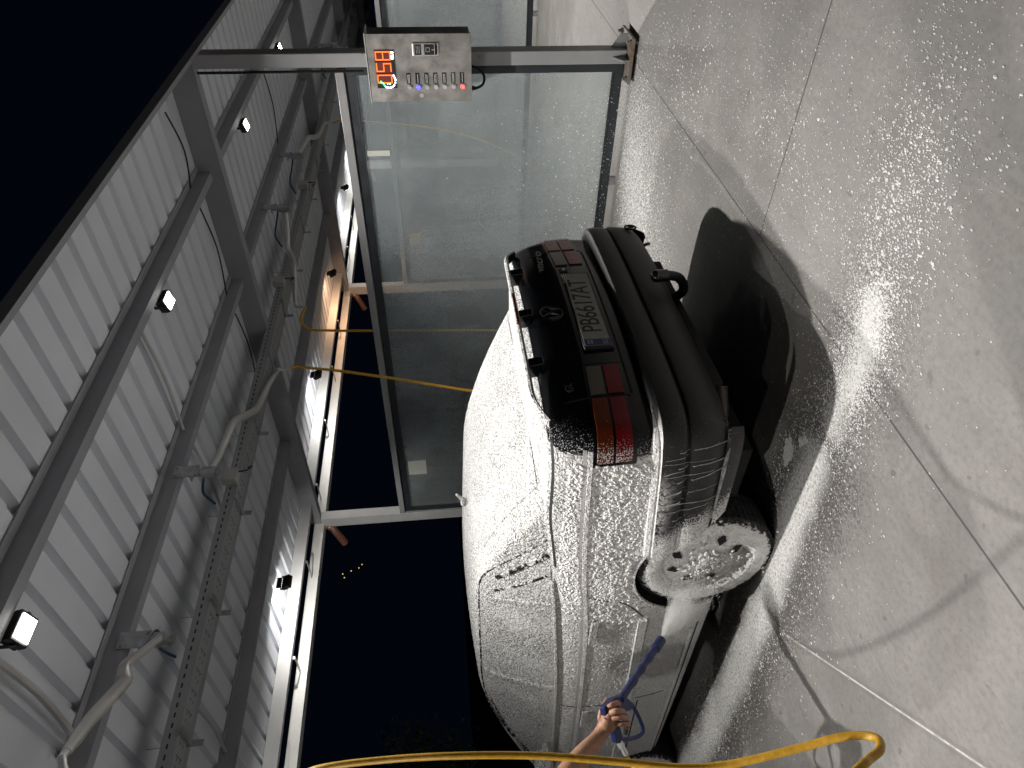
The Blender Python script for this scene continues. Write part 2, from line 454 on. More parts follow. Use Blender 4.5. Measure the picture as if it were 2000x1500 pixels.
class MB:
    def __init__(s): s.v = []; s.f = []; s.mi = []
    def add(s, vs, fs, mi=0):
        k = len(s.v); s.v += [tuple(v) for v in vs]; s.f += [tuple(i + k for i in f) for f in fs]; s.mi += [mi] * len(fs)
        return s
    def box(s, a, b, mi=0):
        (x0, y0, z0), (x1, y1, z1) = a, b
        vs = [(x0, y0, z0), (x1, y0, z0), (x1, y1, z0), (x0, y1, z0), (x0, y0, z1), (x1, y0, z1), (x1, y1, z1), (x0, y1, z1)]
        return s.add(vs, [(0, 3, 2, 1), (4, 5, 6, 7), (0, 1, 5, 4), (1, 2, 6, 5), (2, 3, 7, 6), (3, 0, 4, 7)], mi)
    def obox(s, c, ax, ay, az, mi=0):
        """oriented box: centre and three half-axis vectors"""
        c, ax, ay, az = Vector(c), Vector(ax), Vector(ay), Vector(az)
        vs = [c + sx * ax + sy * ay + sz * az for sz in (-1, 1) for (sx, sy) in ((-1, -1), (1, -1), (1, 1), (-1, 1))]
        return s.add(vs, [(0, 3, 2, 1), (4, 5, 6, 7), (0, 1, 5, 4), (1, 2, 6, 5), (2, 3, 7, 6), (3, 0, 4, 7)], mi)
    def tube(s, path, rad, n=10, caps=True, mi=0):
        P = [Vector(p) for p in path]
        rs = rad if isinstance(rad, (list, tuple)) else [rad] * len(P)
        T = [(P[min(i + 1, len(P) - 1)] - P[max(i - 1, 0)]).normalized() for i in range(len(P))]
        nrm = T[0].orthogonal().normalized()
        vs = []; fs = []
        for i, p in enumerate(P):
            nrm = (nrm - nrm.dot(T[i]) * T[i]).normalized()
            bi = T[i].cross(nrm)
            for k in range(n):
                a = 2 * math.pi * k / n
                vs.append(p + rs[i] * (math.cos(a) * nrm + math.sin(a) * bi))
        for i in range(len(P) - 1):
            for k in range(n):
                fs.append((i * n + k, i * n + (k + 1) % n, (i + 1) * n + (k + 1) % n, (i + 1) * n + k))
        if caps:
            fs.append(tuple(range(n - 1, -1, -1))); fs.append(tuple(range((len(P) - 1) * n, len(P) * n)))
        return s.add(vs, fs, mi)
    def prism(s, poly, ex, mi=0):
        """poly: 3-D outline, ex: extrusion vector"""
        n = len(poly); ex = Vector(ex)
        vs = [Vector(p) for p in poly] + [Vector(p) + ex for p in poly]
        fs = [tuple(range(n - 1, -1, -1)), tuple(range(n, 2 * n))] + [(i, (i + 1) % n, n + (i + 1) % n, n + i) for i in range(n)]
        return s.add(vs, fs, mi)
    def grid(s, rows, mi=0, close=False):
        m_ = len(rows[0]); vs = [p for r in rows for p in r]; fs = []
        for i in range(len(rows) - 1):
            for j in range(m_ if close else m_ - 1):
                fs.append((i * m_ + j, i * m_ + (j + 1) % m_, (i + 1) * m_ + (j + 1) % m_, (i + 1) * m_ + j))
        return s.add(vs, fs, mi)
    def sphere(s, c, r, n=10, sc=(1, 1, 1), mi=0):
        c = Vector(c); rows = []
        for i in range(n + 1):
            a = math.pi * i / n
            rows.append([c + Vector((r * sc[0] * math.sin(a) * math.cos(2 * math.pi * k / (2 * n)), r * sc[1] * math.sin(a) * math.sin(2 * math.pi * k / (2 * n)), r * sc[2] * math.cos(a))) for k in range(2 * n)])
        return s.grid(rows, mi, True)
    def build(s, name, mat, parent=None, smooth=False, bevel=0.0, recalc=True, angle=40):
        me = bpy.data.meshes.new(name)
        me.from_pydata(s.v, [], s.f)
        mats = mat if isinstance(mat, (list, tuple)) else [mat]
        for mt in mats: me.materials.append(mt)
        if len(mats) > 1: me.polygons.foreach_set('material_index', s.mi)
        me.update()
        if recalc:
            import bmesh
            bm = bmesh.new(); bm.from_mesh(me); bmesh.ops.recalc_face_normals(bm, faces=bm.faces); bm.to_mesh(me); bm.free()
        if smooth:
            me.polygons.foreach_set('use_smooth', [True] * len(me.polygons))
            me.set_sharp_from_angle(angle=R(angle))
        o = bpy.data.objects.new(name, me); COL.objects.link(o)
        if parent is not None: o.parent = parent
        if bevel:
            bv = o.modifiers.new('bevel', 'BEVEL'); bv.width = bevel; bv.segments = 2; bv.limit_method = 'ANGLE'
        return o

def catmull(P, n=8):
    P = [Vector(p) for p in P]; out = []
    for i in range(len(P) - 1):
        p0, p1, p2, p3 = P[max(i - 1, 0)], P[i], P[i + 1], P[min(i + 2, len(P) - 1)]
        for k in range(n):
            t = k / n
            out.append(0.5 * ((2 * p1) + (p2 - p0) * t + (2 * p0 - 5 * p1 + 4 * p2 - p3) * t * t + (3 * p1 - p0 - 3 * p2 + p3) * t ** 3))
    out.append(P[-1])
    return out

def text(name, body, size, mat, parent, loc, rot, align='CENTER', ext=0.0008, xs=1.0, shear=0.0):
    cd = bpy.data.curves.new(name, 'FONT'); cd.body = body; cd.size = size; cd.extrude = ext
    cd.align_x = align; cd.align_y = 'CENTER'; cd.shear = shear
    o0 = bpy.data.objects.new(name, cd); COL.objects.link(o0)
    dg = bpy.context.evaluated_depsgraph_get()
    me = bpy.data.meshes.new_from_object(o0.evaluated_get(dg))
    bpy.data.objects.remove(o0)
    me.materials.clear(); me.materials.append(mat)
    o = bpy.data.objects.new(name, me); COL.objects.link(o)
    o.parent = parent; o.location = loc; o.rotation_euler = rot; o.scale = (xs, 1, 1)
    return o

def interp(tab, x): return float(np.interp(x, [t[0] for t in tab], [t[1] for t in tab]))

# ------------------------------------------------------------------ ground
g = MB(); g.add([(-40, -40, 0), (60, -40, 0), (60, 8.2, 0), (-40, 8.2, 0)], [(0, 1, 2, 3)])
tag(g.build('pavement', M['concrete']), kind='structure')
g = MB(); g.box((-300, -300, -0.6), (300, 300, -0.12))
tag(g.build('ground', M['soil']), kind='structure')

# ------------------------------------------------------------------ wash canopy
BAYX = [0.25, 5.15, 10.05, 14.95, 19.85]
XL, XR_ = -4.8, 24.6
canopy = empty('wash_canopy', (0, 0, 0), 0, 'steel wash bay canopy with corrugated sheet roof over the bays', 'canopy')
# corrugated roof sheet (ribs run front to back)
prof = []
x = XL
per = 0.205
while x < XR_:
    prof += [(x, 0.0), (x + .140, 0.0), (x + .151, .040), (x + .193, .040)]
    x += per
sh = MB()
ys = [1.80, 3.4, 5.0, 6.6, 7.15]
sh.grid([[(px, y, 3.302 + dz) for (px, dz) in prof] for y in ys])
sh.grid([[(px, y, 3.362 + 0 * dz) for (px, dz) in ((XL, 0), (XR_, 0))] for y in (1.80, 7.15)])
sh.build('roof_sheet', M['sheet'], canopy, recalc=False)
# front edge trim with sloping flashing up to the sheet
t = MB(); t.box((XL, 1.515, 3.030), (XR_, 1.545, 3.086))
t.prism([(XL, 1.545, 3.050), (XL, 1.545, 3.082), (XL, 1.81, 3.345), (XL, 1.81, 3.305)], (XR_ - XL, 0, 0))
t.build('edge_trim', M['steel'], canopy)
for yw in (2.42, 3.40, 4.52, 5.48):
    pz = MB()
    pz.box((XL, yw, 3.200), (XR_, yw + .006, 3.298))
    pz.box((XL, yw + .006, 3.200), (XR_, yw + .066, 3.206))
    pz.box((XL, yw - .05, 3.292), (XR_, yw, 3.298))
    pz.build('purlin', M['purlin'], canopy)
for bx in BAYX:
    rf = MB()
    rf.prism([(bx, 1.60, 3.115), (bx, 6.98, 3.115), (bx, 6.98, 3.300), (bx, 1.79, 3.300), (bx, 1.60, 3.135)], (.10, 0, 0))
    rf.build('rafter', M['steel'], canopy)
    pn = MB(); pn.box((bx, 1.575, .05), (bx + .12, 1.672, 3.114)); pn.build('post', M['post'], canopy, bevel=.006)
    pb = MB(); pb.box((bx, 6.90, .05), (bx + .12, 7.06, 3.114)); pb.build('post', M['beam'], canopy, bevel=.006)
    bp = MB()
    bp.box((bx - .11, 1.47, .030), (bx + .23, 1.78, .050))
    for sx, sy in ((-.08, 1.50), (.20, 1.50), (-.08, 1.75), (.20, 1.75)):
        bp.tube([(bx + sx, sy, 0.0), (bx + sx, sy, .085)], .011, 6)
        bp.tube([(bx + sx, sy, .050), (bx + sx, sy, .066)], .020, 6)
    bp.build('base_plate', M['rust_plate'], canopy)
    gs = MB()
    gs.prism([(bx - .0005, 1.62, .051), (bx - .085, 1.62, .051), (bx - .085, 1.62, .10), (bx - .0005, 1.62, .16)], (0, .008, 0))
    gs.build('gusset', M['steel'], canopy); gs = MB()
    gs.prism([(bx + .06, 1.574, .051), (bx + .06, 1.48, .051), (bx + .06, 1.48, .10), (bx + .06, 1.574, .16)], (.008, 0, 0))
    gs.build('gusset', M['steel'], canopy)
# back beam and gutter
bb = MB(); bb.box((XL, 6.60, 3.170), (XR_, 6.612, 3.298)); bb.box((XL, 6.612, 3.170), (XR_, 6.66, 3.178)); bb.build('back_beam', M['beam'], canopy)
gt = MB()
gt.box((XL, 6.985, 3.085), (XR_, 6.993, 3.20)); gt.box((XL, 6.993, 3.085), (XR_, 7.115, 3.093)); gt.box((XL, 7.115, 3.085), (XR_, 7.123, 3.22))
gt.build('gutter', M['white_metal'], canopy)
for k in range(26):
    bx = XL + 1.1 * k + .4
    gb = MB(); gb.box((bx, 6.67, 3.150), (bx + .03, 6.98, 3.158)); gb.box((bx, 6.67, 3.158), (bx + .03, 6.676, 3.29)); gb.build('gutter_bracket', M['galv'], canopy)
for bx in BAYX:
    dp = MB()
    dp.tube(catmull([(bx + .02, 7.06, 3.10), (bx + .02, 7.08, 3.02), (bx - .02, 7.14, 2.97), (bx - .06, 7.34, 2.88)], 6), .045, 14)
    dp.build('downpipe', M['copper'], canopy, smooth=True)
    ring = MB(); ring.tube([(bx + .02, 7.072, 3.045), (bx + .02, 7.076, 3.03)], .052, 14); ring.build('pipe_clip', M['galv'], canopy)
# cables strung under the back soffit
cb = MB()
for (yy, zz) in ((6.72, 3.225), (6.76, 3.215)):
    pts = [(XL + .6 * k, yy + random.uniform(-.012, .012), zz + random.uniform(-.02, .012)) for k in range(int((XR_ - XL) / .6))]
    cb.tube(catmull(pts, 3), .010, 6)
tag(cb.build('cable_bundle', M['black'], None), 'black cable pair strung beneath the back soffit by the gutter', 'cable')

# roof conduits running front to back between the purlins
for i, (cx, y0, y1, zz, mt, lab) in enumerate((
        (1.385, 2.49, 3.395, 3.27, 'conduit', 'thick pale conduit on the roof sheet nearest the outermost boom'),
        (3.37, 2.49, 3.395, 3.27, 'conduit', 'thin pale conduit crossing the roof sheet beside the second lamp'),
        (3.385, 3.47, 4.515, 3.27, 'conduit', 'pale conduit between the boom purlin and the cable tray'),
        (2.05, 4.59, 5.475, 3.27, 'conduit', 'pale conduit behind the cable tray nearest the left picture edge'))):
    cc = MB(); cc.tube(catmull([(cx, y0, zz), (cx + .02, (y0 + y1) / 2, zz - .012), (cx - .01, y1, zz)], 6), .016 if i == 0 else .011, 8)
    tag(cc.build('conduit', M[mt], None, smooth=True), lab, 'conduit', 'conduits under the roof')
for i, (cx, y0, y1, lab) in enumerate(((4.86, 1.85, 2.415, 'black wire under the roof edge just left of the near post'), (4.9, 2.49, 3.395, 'black wire under the roof left of the near rafter by the lamp purlin'),
        (4.93, 3.47, 4.51, 'black wire left of the near rafter behind the second boom'), (7.9, 2.49, 3.395, 'black wire under the roof between the third and fourth lamp'))):
    cc = MB(); cc.tube(catmull([(cx, y0, 3.285), (cx + .03, (y0 + y1) / 2, 3.25), (cx + .02, y1, 3.285)], 6), .006, 6)
    tag(cc.build('roof_wire', M['black'], None), lab, 'wire', 'black wires under the roof')
# black hose down the inner face of the near post
cc = MB(); cc.tube(catmull([(5.135, 1.690, 3.09), (5.138, 1.692, 2.8), (5.134, 1.690, 2.3), (5.138, 1.692, 1.95)], 6), .010, 8)
tag(cc.build('post_cable', M['black'], None), 'black cable running down the near post to the control cabinet', 'cable')

# ------------------------------------------------------------------ glass partitions
def partition(bx, label):
    r = empty('glass_partition', (bx, 1.68, 0), 0, label, 'glass wall', 'glass partitions between the bays')
    L = 5.215
    fr = MB()
    fr.box((.025, 0.0, .057), (.075, L, .127)); fr.box((.025, 0, 2.032), (.075, L, 2.092))
    fr.box((.025, 0, .1275), (.075, .055, 2.0315)); fr.box((.025, L - .065, .1275), (.075, L, 2.0315))
    # glazing beads
    fr.box((.018, .0555, .1275), (.0245, L - .0655, .142)); fr.box((.018, .0555, 2.018), (.0245, L - .0655, 2.0315))
    fr.build('frame', M['anthracite'], r, bevel=.003)
    gl = MB(); gl.box((.046, .0555, .1275), (.052, L - .0655, 2.0315)); gl.build('pane', M['glass'], r)
    tb = MB(); tb.box((.0, 0.0, 2.096), (.10, L, 2.157)); tb.build('top_beam', M['post'], r, bevel=.004)
    ft = MB()
    for yy in (.9, 2.6, 4.3): ft.box((.03, yy, 0.0), (.07, yy + .06, .0565))
    ft.build('foot', M['galv'], r)
    return r
partition(5.15, 'glass wall between the bays right beside the car, with a dark frame and pale top beam')
partition(10.05, 'glass wall seen through the nearer one, one bay beyond the car')
partition(14.95, 'farthest glass wall glimpsed two bays beyond the car')

# sheets of paper stuck to the glass
def sheet(name, bx, y0, y1, z0, z1, mat, label):
    pp = MB(); pp.box((bx, y0, z0), (bx + .003, y1, z1))
    tag(pp.build(name, mat), label, 'notice', 'paper notices on the glass walls')
sheet('paper_notice', 5.188, 5.98, 6.22, 1.785, 1.99, M['paper'], 'white paper notice high on the glass beside the car')
sheet('paper_notice', 10.088, 5.90, 6.12, 1.795, 1.985, M['paper_yellow'], 'yellowish paper notice on the farther glass wall')
sheet('paper_notice', 5.188, 2.30, 2.345, 1.83, 2.01, M['paper'], 'narrow white paper strip near the control cabinet on the glass')

# ------------------------------------------------------------------ payment control cabinet
cab = empty('control_cabinet', (4.95, 1.395, 1.196), 0, 'stainless steel control cabinet with red digits mounted on the near post', 'control panel')
CW, CH = .447, .706
bx_ = MB(); bx_.box((.012, .012, .008), (.196, CW - .012, CH - .010)); bx_.build('housing', M['stainless'], cab, bevel=.004)
dr = MB(); dr.box((0, 0, 0), (.0115, CW, CH)); dr.build('door', M['stainless'], cab, bevel=.003)
hood = MB(); hood.box((-.006, -.004, CH + .001), (.20, CW + .004, CH + .006)); hood.build('rain_hood', M['white_metal'], cab)
ROTF = (R(90), 0, R(-90))       # text facing -X, reading towards -Y
def front(y, z, off=.0): return (-.001 - off, y, z)
ds = MB(); ds.box((-.004, .100, .522), (-.0005, .350, .655)); disp = ds.build('display', M['plate_black'], cab)
M['digit'] = emit('digit_orange', (1.0, 0.20, 0.02), 1.9)
M['digit_glow'] = emit('digit_glow', (0.9, 0.02, 0.0), 0.16)
M['led_white'] = emit('led_white', (0.75, 0.85, 1.0), 5.0)
M['led_green'] = emit('led_green', (0.1, 0.9, 0.35), 3.0)
M['led_blue'] = emit('led_blue', (0.05, 0.05, 1.0), 5.0)
M['led_red'] = emit('led_red', (1.0, 0.06, 0.04), 4.0)
SEG = {'8': 'abcdefg', '5': 'acdfg', '0': 'abcdef'}
dg_ = MB(); gl_ = MB()
def digit(ch, yc, zc, w, h_):
    q = .0036
    y0, y1 = yc + w / 2, yc - w / 2      # y0 is the left edge as read
    segs = {'a': ((y0, zc + h_ / 2), (y1, zc + h_ / 2)), 'g': ((y0, zc), (y1, zc)), 'd': ((y0, zc - h_ / 2), (y1, zc - h_ / 2)),
            'f': ((y0, zc + h_ / 2), (y0, zc)), 'b': ((y1, zc + h_ / 2), (y1, zc)), 'e': ((y0, zc), (y0, zc - h_ / 2)), 'c': ((y1, zc), (y1, zc - h_ / 2))}
    for k in SEG[ch]:
        (ya, za), (yb, zb_) = segs[k]
        dg_.box((-.0075, min(ya, yb) - q, min(za, zb_) - q), (-.0050, max(ya, yb) + q, max(za, zb_) + q))
    gl_.box((-.0046, y1 - .008, zc - h_ / 2 - .008), (-.0042, y0 + .008, zc + h_ / 2 + .008))
for ch, yc in (('0', .288), ('5', .212), ('8', .137)): digit(ch, yc, .600, .050, .095)
dg_.build('digit', M['digit'], disp); gl_.build('digit_glow', M['digit_glow'], disp)
arc = MB(); arcg = MB()
for (yy, zz, gr) in ((.266, .539, 0), (.281, .532, 0), (.296, .528, 0), (.314, .532, 0), (.331, .541, 0), (.341, .554, 0), (.346, .568, 0), (.346, .582, 0), (.342, .596, 0), (.334, .604, 1), (.323, .611, 1), (.313, .620, 1), (.305, .629, 1)):
    (arcg if gr else arc).sphere((-.0065, yy, zz), .0066, 4)
arc.build('led_arc', M['led_white'], disp); arcg.build('led_arc', M['led_green'], disp)
text('led_text', '2', .034, M['led_white'], disp, (-.006, .320, .575), ROTF)
text('led_text', '00.0', .030, M['led_white'], disp, (-.006, .135, .536), ROTF)
for i in range(7):
    z = .438 - i * .0615
    pl = MB(); pl.box((-.0035, .252, z - .014), (-.0005, .325, z + .014)); lp = pl.build('button_label', M['plate_black'], cab)
    ln = MB()
    for q in range(2 if i not in (1, 6) else 1):
        zz = z + (.004 - q * .009 if i not in (1, 6) else -.002)
        yy = .318
        while yy > .262:
            w_ = random.uniform(.004, .010); ln.box((-.0045, yy - w_, zz - .0022), (-.0037, yy, zz + .0022)); yy -= w_ + .002
    ln.build('label_line', M['led_red'] if False else M['paper'], lp)
    bt = MB(); bt.tube([(-.001, .346, z - .004), (-.008, .346, z - .004)], .0155, 16); bt.tube([(-.0075, .346, z - .004), (-.012, .346, z - .004)], .0115, 16)
    bo = bt.build('push_button', M['chrome'], cab, smooth=True)
    if i in (1, 6):
        lr = MB(); pts = [(-.0125, .346 + .0105 * math.cos(2 * math.pi * k / 20), z - .004 + .0105 * math.sin(2 * math.pi * k / 20)) for k in range(21)]
        lr.tube(pts, .0034, 6); lr.build('light_ring', M['led_blue'] if i == 1 else M['led_red'], bo)
cs = MB(); cs.box((-.010, .058, .222), (-.0005, .140, .398)); coin = cs.build('coin_slot', M['chrome'], cab, bevel=.003)
ci = MB(); ci.box((-.0125, .066, .340), (-.0105, .132, .384)); ci.box((-.0125, .066, .232), (-.0105, .132, .318)); ci.build('slot_face', M['plate_black'], coin)
cl = MB()
for q in range(3): cl.box((-.0135, .075, .350 + q * .010), (-.0127, .122, .353 + q * .010))
cl.box((-.0135, .085, .282), (-.0127, .113, .285)); cl.box((-.0135, .085, .306), (-.0127, .113, .309)); cl.box((-.0135, .085, .2855), (-.0127, .088, .3055)); cl.box((-.0135, .110, .2855), (-.0127, .113, .3055))
cl.box((-.020, .060, .248), (-.0127, .138, .252)); cl.box((-.0135, .097, .2525), (-.0127, .102, .268))
cl.build('slot_mark', M['chrome'], coin)
lk = MB(); lk.tube([(-.001, .404, .354), (-.006, .404, .354)], .015, 16); lk.tube([(-.0055, .404, .354), (-.008, .404, .354)], .007, 10); lk.build('lock', M['chrome'], cab, smooth=True)
cbl = MB(); cbl.tube(catmull([(.10, .395, -.005), (.10, .395, -.040), (.11, .37, -.088), (.13, .32, -.095), (.16, .285, -.06), (.19, .275, -.01)], 8), .010, 8); cbl.build('power_cable', M['black'], cab, smooth=True)
gd = MB(); gd.tube([(.10, .395, .006), (.10, .395, -.028)], .016, 8); gd.build('cable_gland', M['black'], cab)
br_ = MB(); br_.box((.197, .19, .10), (.199, .27, .14)); br_.box((.197, .19, .56), (.199, .27, .60)); br_.build('mounting_bracket', M['galv'], cab)

# ------------------------------------------------------------------ flood lamps on the first purlin
def flood(proto_name, x, y, z, tilt, label, group, warm=False, power=P_FRONT, face=-1):
    r = empty(proto_name, (x, y, z), 0, label, 'flood lamp', group)   # z is the head, the bracket reaches up to the purlin
    # bracket + housing; head faces down, tipped by 'tilt' towards face*Y
    br = MB(); br.box((-.055, -.012, .055), (.055, -.004, .095)) ; br.box((-.070, -.010, -.01), (-.065, .010, .0545)); br.box((.065, -.010, -.01), (.070, .010, .0545)); br.box((-.0645, -.012, .050), (.0645, -.004, .0545))
    br.build('bracket', M['blackmetal'], r)
    if face < 0:
        jb = MB(); jb.box((-.05, -.085, .052), (.05, -.0135, .125)); jb.build('connection_box', M['boxgrey'], r, bevel=.004)
    ct, st = math.cos(tilt), math.sin(tilt)
    dn = Vector((0, face * st, -ct)); sd = Vector((1, 0, 0)); up = dn.cross(sd)
    hd = MB(); hd.obox((0, 0, 0), sd * .062, up * .046, dn * .018)
    for k in range(-3, 4): hd.obox(Vector((0, 0, 0)) - dn * .026 + sd * (.02 * k), sd * .004, up * .04, dn * .0075)
    hd.build('housing', M['blackmetal'], r, bevel=.004)
    ln = MB(); ln.obox(dn * .0205, sd * .048, up * .036, dn * .0015)
    ln.build('lens', M['lamp_lens_warm'] if warm else M['lamp_lens'], r)
    ld = bpy.data.lights.new('flood_light', 'AREA'); ld.shape = 'RECTANGLE'; ld.size = .06; ld.size_y = .05
    ld.energy = power; ld.color = (1.0, .58, .32) if warm else (1.0, .965, .91)
    ld.spread = R(135) if face < 0 else R(165)
    lo = bpy.data.objects.new('flood_light', ld); COL.objects.link(lo); lo.parent = r
    lo.location = dn * .030
    lo.rotation_euler = dn.to_track_quat('-Z', 'Y').to_euler()
    return r
for x_, lab in ((-3.4, 'flood lamp far left under the roof'), (-1.1, 'flood lamp left of the first bay under the roof'),
                (1.48, 'lit flood lamp on the first purlin above the car, nearest the hose boom'), (3.64, 'lit flood lamp on the first purlin above the tail of the car'),
                (6.34, 'lit flood lamp on the first purlin just past the near post'), (8.52, 'lit flood lamp on the first purlin partly cut off by the near post'),
                (11.24, 'lit flood lamp two bays beyond the car'), (13.42, 'lit flood lamp two bays beyond the car, at the far side')):
    flood('flood_lamp', x_, 2.545, 3.185, R(14), lab, 'flood lamps on the first purlin')
for x_, wm, lab in ((-1.2, False, 'black flood lamp at the back left of the first bay'), (1.25, False, 'black flood lamp at the back above the front of the car'),
                    (3.69, False, 'black flood lamp on the back purlin left of the near back post'), (6.67, False, 'black flood lamp on the back purlin just right of the near back post'),
                    (8.98, True, 'black flood lamp throwing warm light on the back beam'), (11.76, False, 'black flood lamp on the back purlin beyond the warm one'), (13.6, False, 'black flood lamp farthest along the back purlin')):
    flood('back_flood_lamp', x_, 5.90, 3.125, R(60), lab, 'flood lamps on the back purlin', wm, P_BACK * (1.0 if not wm else .75), face=1)

# ------------------------------------------------------------------ cable tray
tr = empty('cable_tray', (XL, 3.97, 3.05), 0, 'perforated galvanised cable tray hung below the roof sheet', 'cable tray')
tb = MB(); LT = XR_ - XL
tb.box((0, 0, .003), (LT, .002, .080)); tb.box((0, 0, 0), (LT, .155, .0025)); tb.box((0, .153, .003), (LT, .155, .080)); tb.box((0, .002, .078), (LT, .012, .080))
tb.build('tray', M['tray'], tr)
for k in range(37):
    bx = .0 + .8 * k
    tk = MB(); tk.box((bx, -.02, -.016), (bx + .035, .19, -.001)); tk.box((bx, .19, -.016), (bx + .035, .196, .05)); tk.box((bx, .19, -.075), (bx + .035, .196, -.016))
    tk.box((bx + .008, .1965, .05), (bx + .012, .20, .24))
    tk.build('tray_bracket', M['galv'], tr)
cbz = MB()
for q in range(3): cbz.tube(catmull([(XL + .9 * k, 4.01 + .035 * q + random.uniform(-.006, .006), 3.066) for k in range(32)], 2), .009, 6)
tag(cbz.build('cable_bundle', M['black']), 'dark cables lying in the perforated cable tray', 'cable')
for x_, lab in ((3.38, 'grey junction box on the tray beside the second boom'), (5.88, 'grey junction box on the tray just past the near rafter'), (7.95, 'smaller looking junction box farther along the tray')):
    jb = MB(); jb.box((x_ - .055, 3.90, 3.045), (x_ + .055, 3.967, 3.155)); jo = tag(jb.build('junction_box', M['boxgrey'], bevel=.006), lab, 'junction box', 'junction boxes on the cable tray')
    jw = MB(); jw.tube(catmull([(x_ + .03, 3.92, 3.044), (x_ + .05, 3.93, 2.99), (x_ + .13, 3.98, 2.98), (x_ + .17, 4.04, 3.03)], 6), .006, 6); jw.build('wire', M['black'], jo)

# ------------------------------------------------------------------ hose booms
def boom(px, pts, rads, label, hang=Vector((0, 0, -.07))):
    r = empty('hose_boom', (px, 3.40, 3.19), 0, label, 'hose boom', 'swivel hose booms under the roof')
    o = Vector((px, 3.40, 3.19))
    pl = MB(); pl.obox((0, -.008, -.03), (.045, 0, 0), (0, .004, 0), (0, 0, .075)); pl.obox((0, .022, -.056), (.040, 0, 0), (0, .026, 0), (0, 0, .004))
    for sx in (-.030, .030):
        for sz in (-.09, .03): pl.tube([(sx, -.024, sz), (sx, -.004, sz)], .009, 6)
    pl.build('bracket_plate', M['galv'], r)
    pv = MB(); pv.tube([(0, .012, -.060), (0, .012, -.125)], .024, 12); pv.tube([(0, .012, -.1255), (0, .012, -.205)], .038, 14); pv.tube([(0, .012, -.2055), (0, .012, -.222)], .026, 10)
    pv.build('pivot', M['galv'], r, smooth=True)
    a = MB(); path = catmull([Vector(p) - o for p in pts], 8)
    n = len(path); rr = [float(np.interp(i / (n - 1), np.linspace(0, 1, len(rads)), rads)) for i in range(n)]
    a.tube(path, rr, 14); a.build('arm', M['stainless_pipe'], r, smooth=True, angle=60)
    web = MB(); p0 = Vector((0, .012, -.165)); p1 = path[5]
    web.obox((p0 + p1) / 2, (p1 - p0) / 2, Vector((0, 0, .02)), (p1 - p0).cross(Vector((0, 0, 1))).normalized() * .003); web.build('arm_web', M['galv'], r)
    e = path[-1]; d = (path[-1] - path[-3]).normalized()
    sw = MB(); e2 = e + d * .05 + hang * .43; sw.tube([e, e + d * .035, e2, e2 + hang], [.017, .017, .016, .016], 10); sw.tube([e2 + hang * .28, e2 + hang * .64], .021, 6)
    sw.build('swivel', M['chrome'], r, smooth=True)
    tbp = [Vector((0.02, .02, -.10)), Vector((.10, .10, -.08)), Vector((.16, .25, -.03)), Vector((.17, .42, .02)), Vector((.18, .56, -.02))]
    th = MB(); th.tube(catmull(tbp, 6), .009, 8); th.build('feed_tube', M['bluehose'], r, smooth=True)
    return o + e2 + hang
E1 = boom(1.86, [(1.87, 3.40, 3.03), (1.72, 3.26, 3.035), (1.60, 3.145, 3.04), (1.545, 3.165, 3.03), (1.50, 3.135, 3.025), (1.30, 2.97, 3.02), (1.19, 2.885, 3.01), (1.11, 2.82, 3.0)], [.020, .020, .024, .031, .030, .029, .028, .019], 'long bright steel hose boom nearest the camera, kinked in the middle', Vector((-.045, .045, -.025)))
E2 = boom(2.98, [(2.99, 3.40, 3.02), (3.16, 3.47, 3.02), (3.47, 3.52, 3.01), (3.60, 3.58, 3.01), (3.95, 3.83, 3.0), (4.10, 3.90, 3.0), (4.42, 3.98, 2.99), (4.72, 4.10, 2.985)], [.022, .024, .026, .028, .028, .026, .022, .017], 'steel hose boom with its free end hanging under the near rafter')
E3 = boom(6.40, [(6.41, 3.40, 3.02), (6.42, 3.50, 3.02), (6.22, 3.66, 3.01), (6.15, 3.72, 3.01), (6.22, 3.90, 3.0), (6.15, 4.02, 3.0), (5.95, 4.12, 2.99), (5.86, 4.18, 2.985)], [.026, .028, .028, .030, .030, .028, .022, .018], 'steel hose boom just past the near rafter, folded back toward the car')
E4 = boom(7.60, [(7.61, 3.40, 3.02), (7.85, 3.44, 3.02), (8.25, 3.50, 3.01), (8.45, 3.56, 3.01), (8.85, 3.72, 3.0), (9.15, 3.80, 3.0), (9.50, 3.84, 2.99), (9.62, 3.86, 2.985)], [.026, .028, .028, .030, .030, .028, .022, .018], 'steel hose boom one bay beyond the car, pointing away')
E5 = boom(11.5, [(11.51, 3.40, 3.02), (11.8, 3.46, 3.02), (12.1, 3.56, 3.01), (12.3, 3.66, 3.01), (12.6, 3.76, 3.0), (12.9, 3.86, 2.99)], [.026, .028, .028, .03, .026, .018], 'farthest steel hose boom, two bays beyond the car')

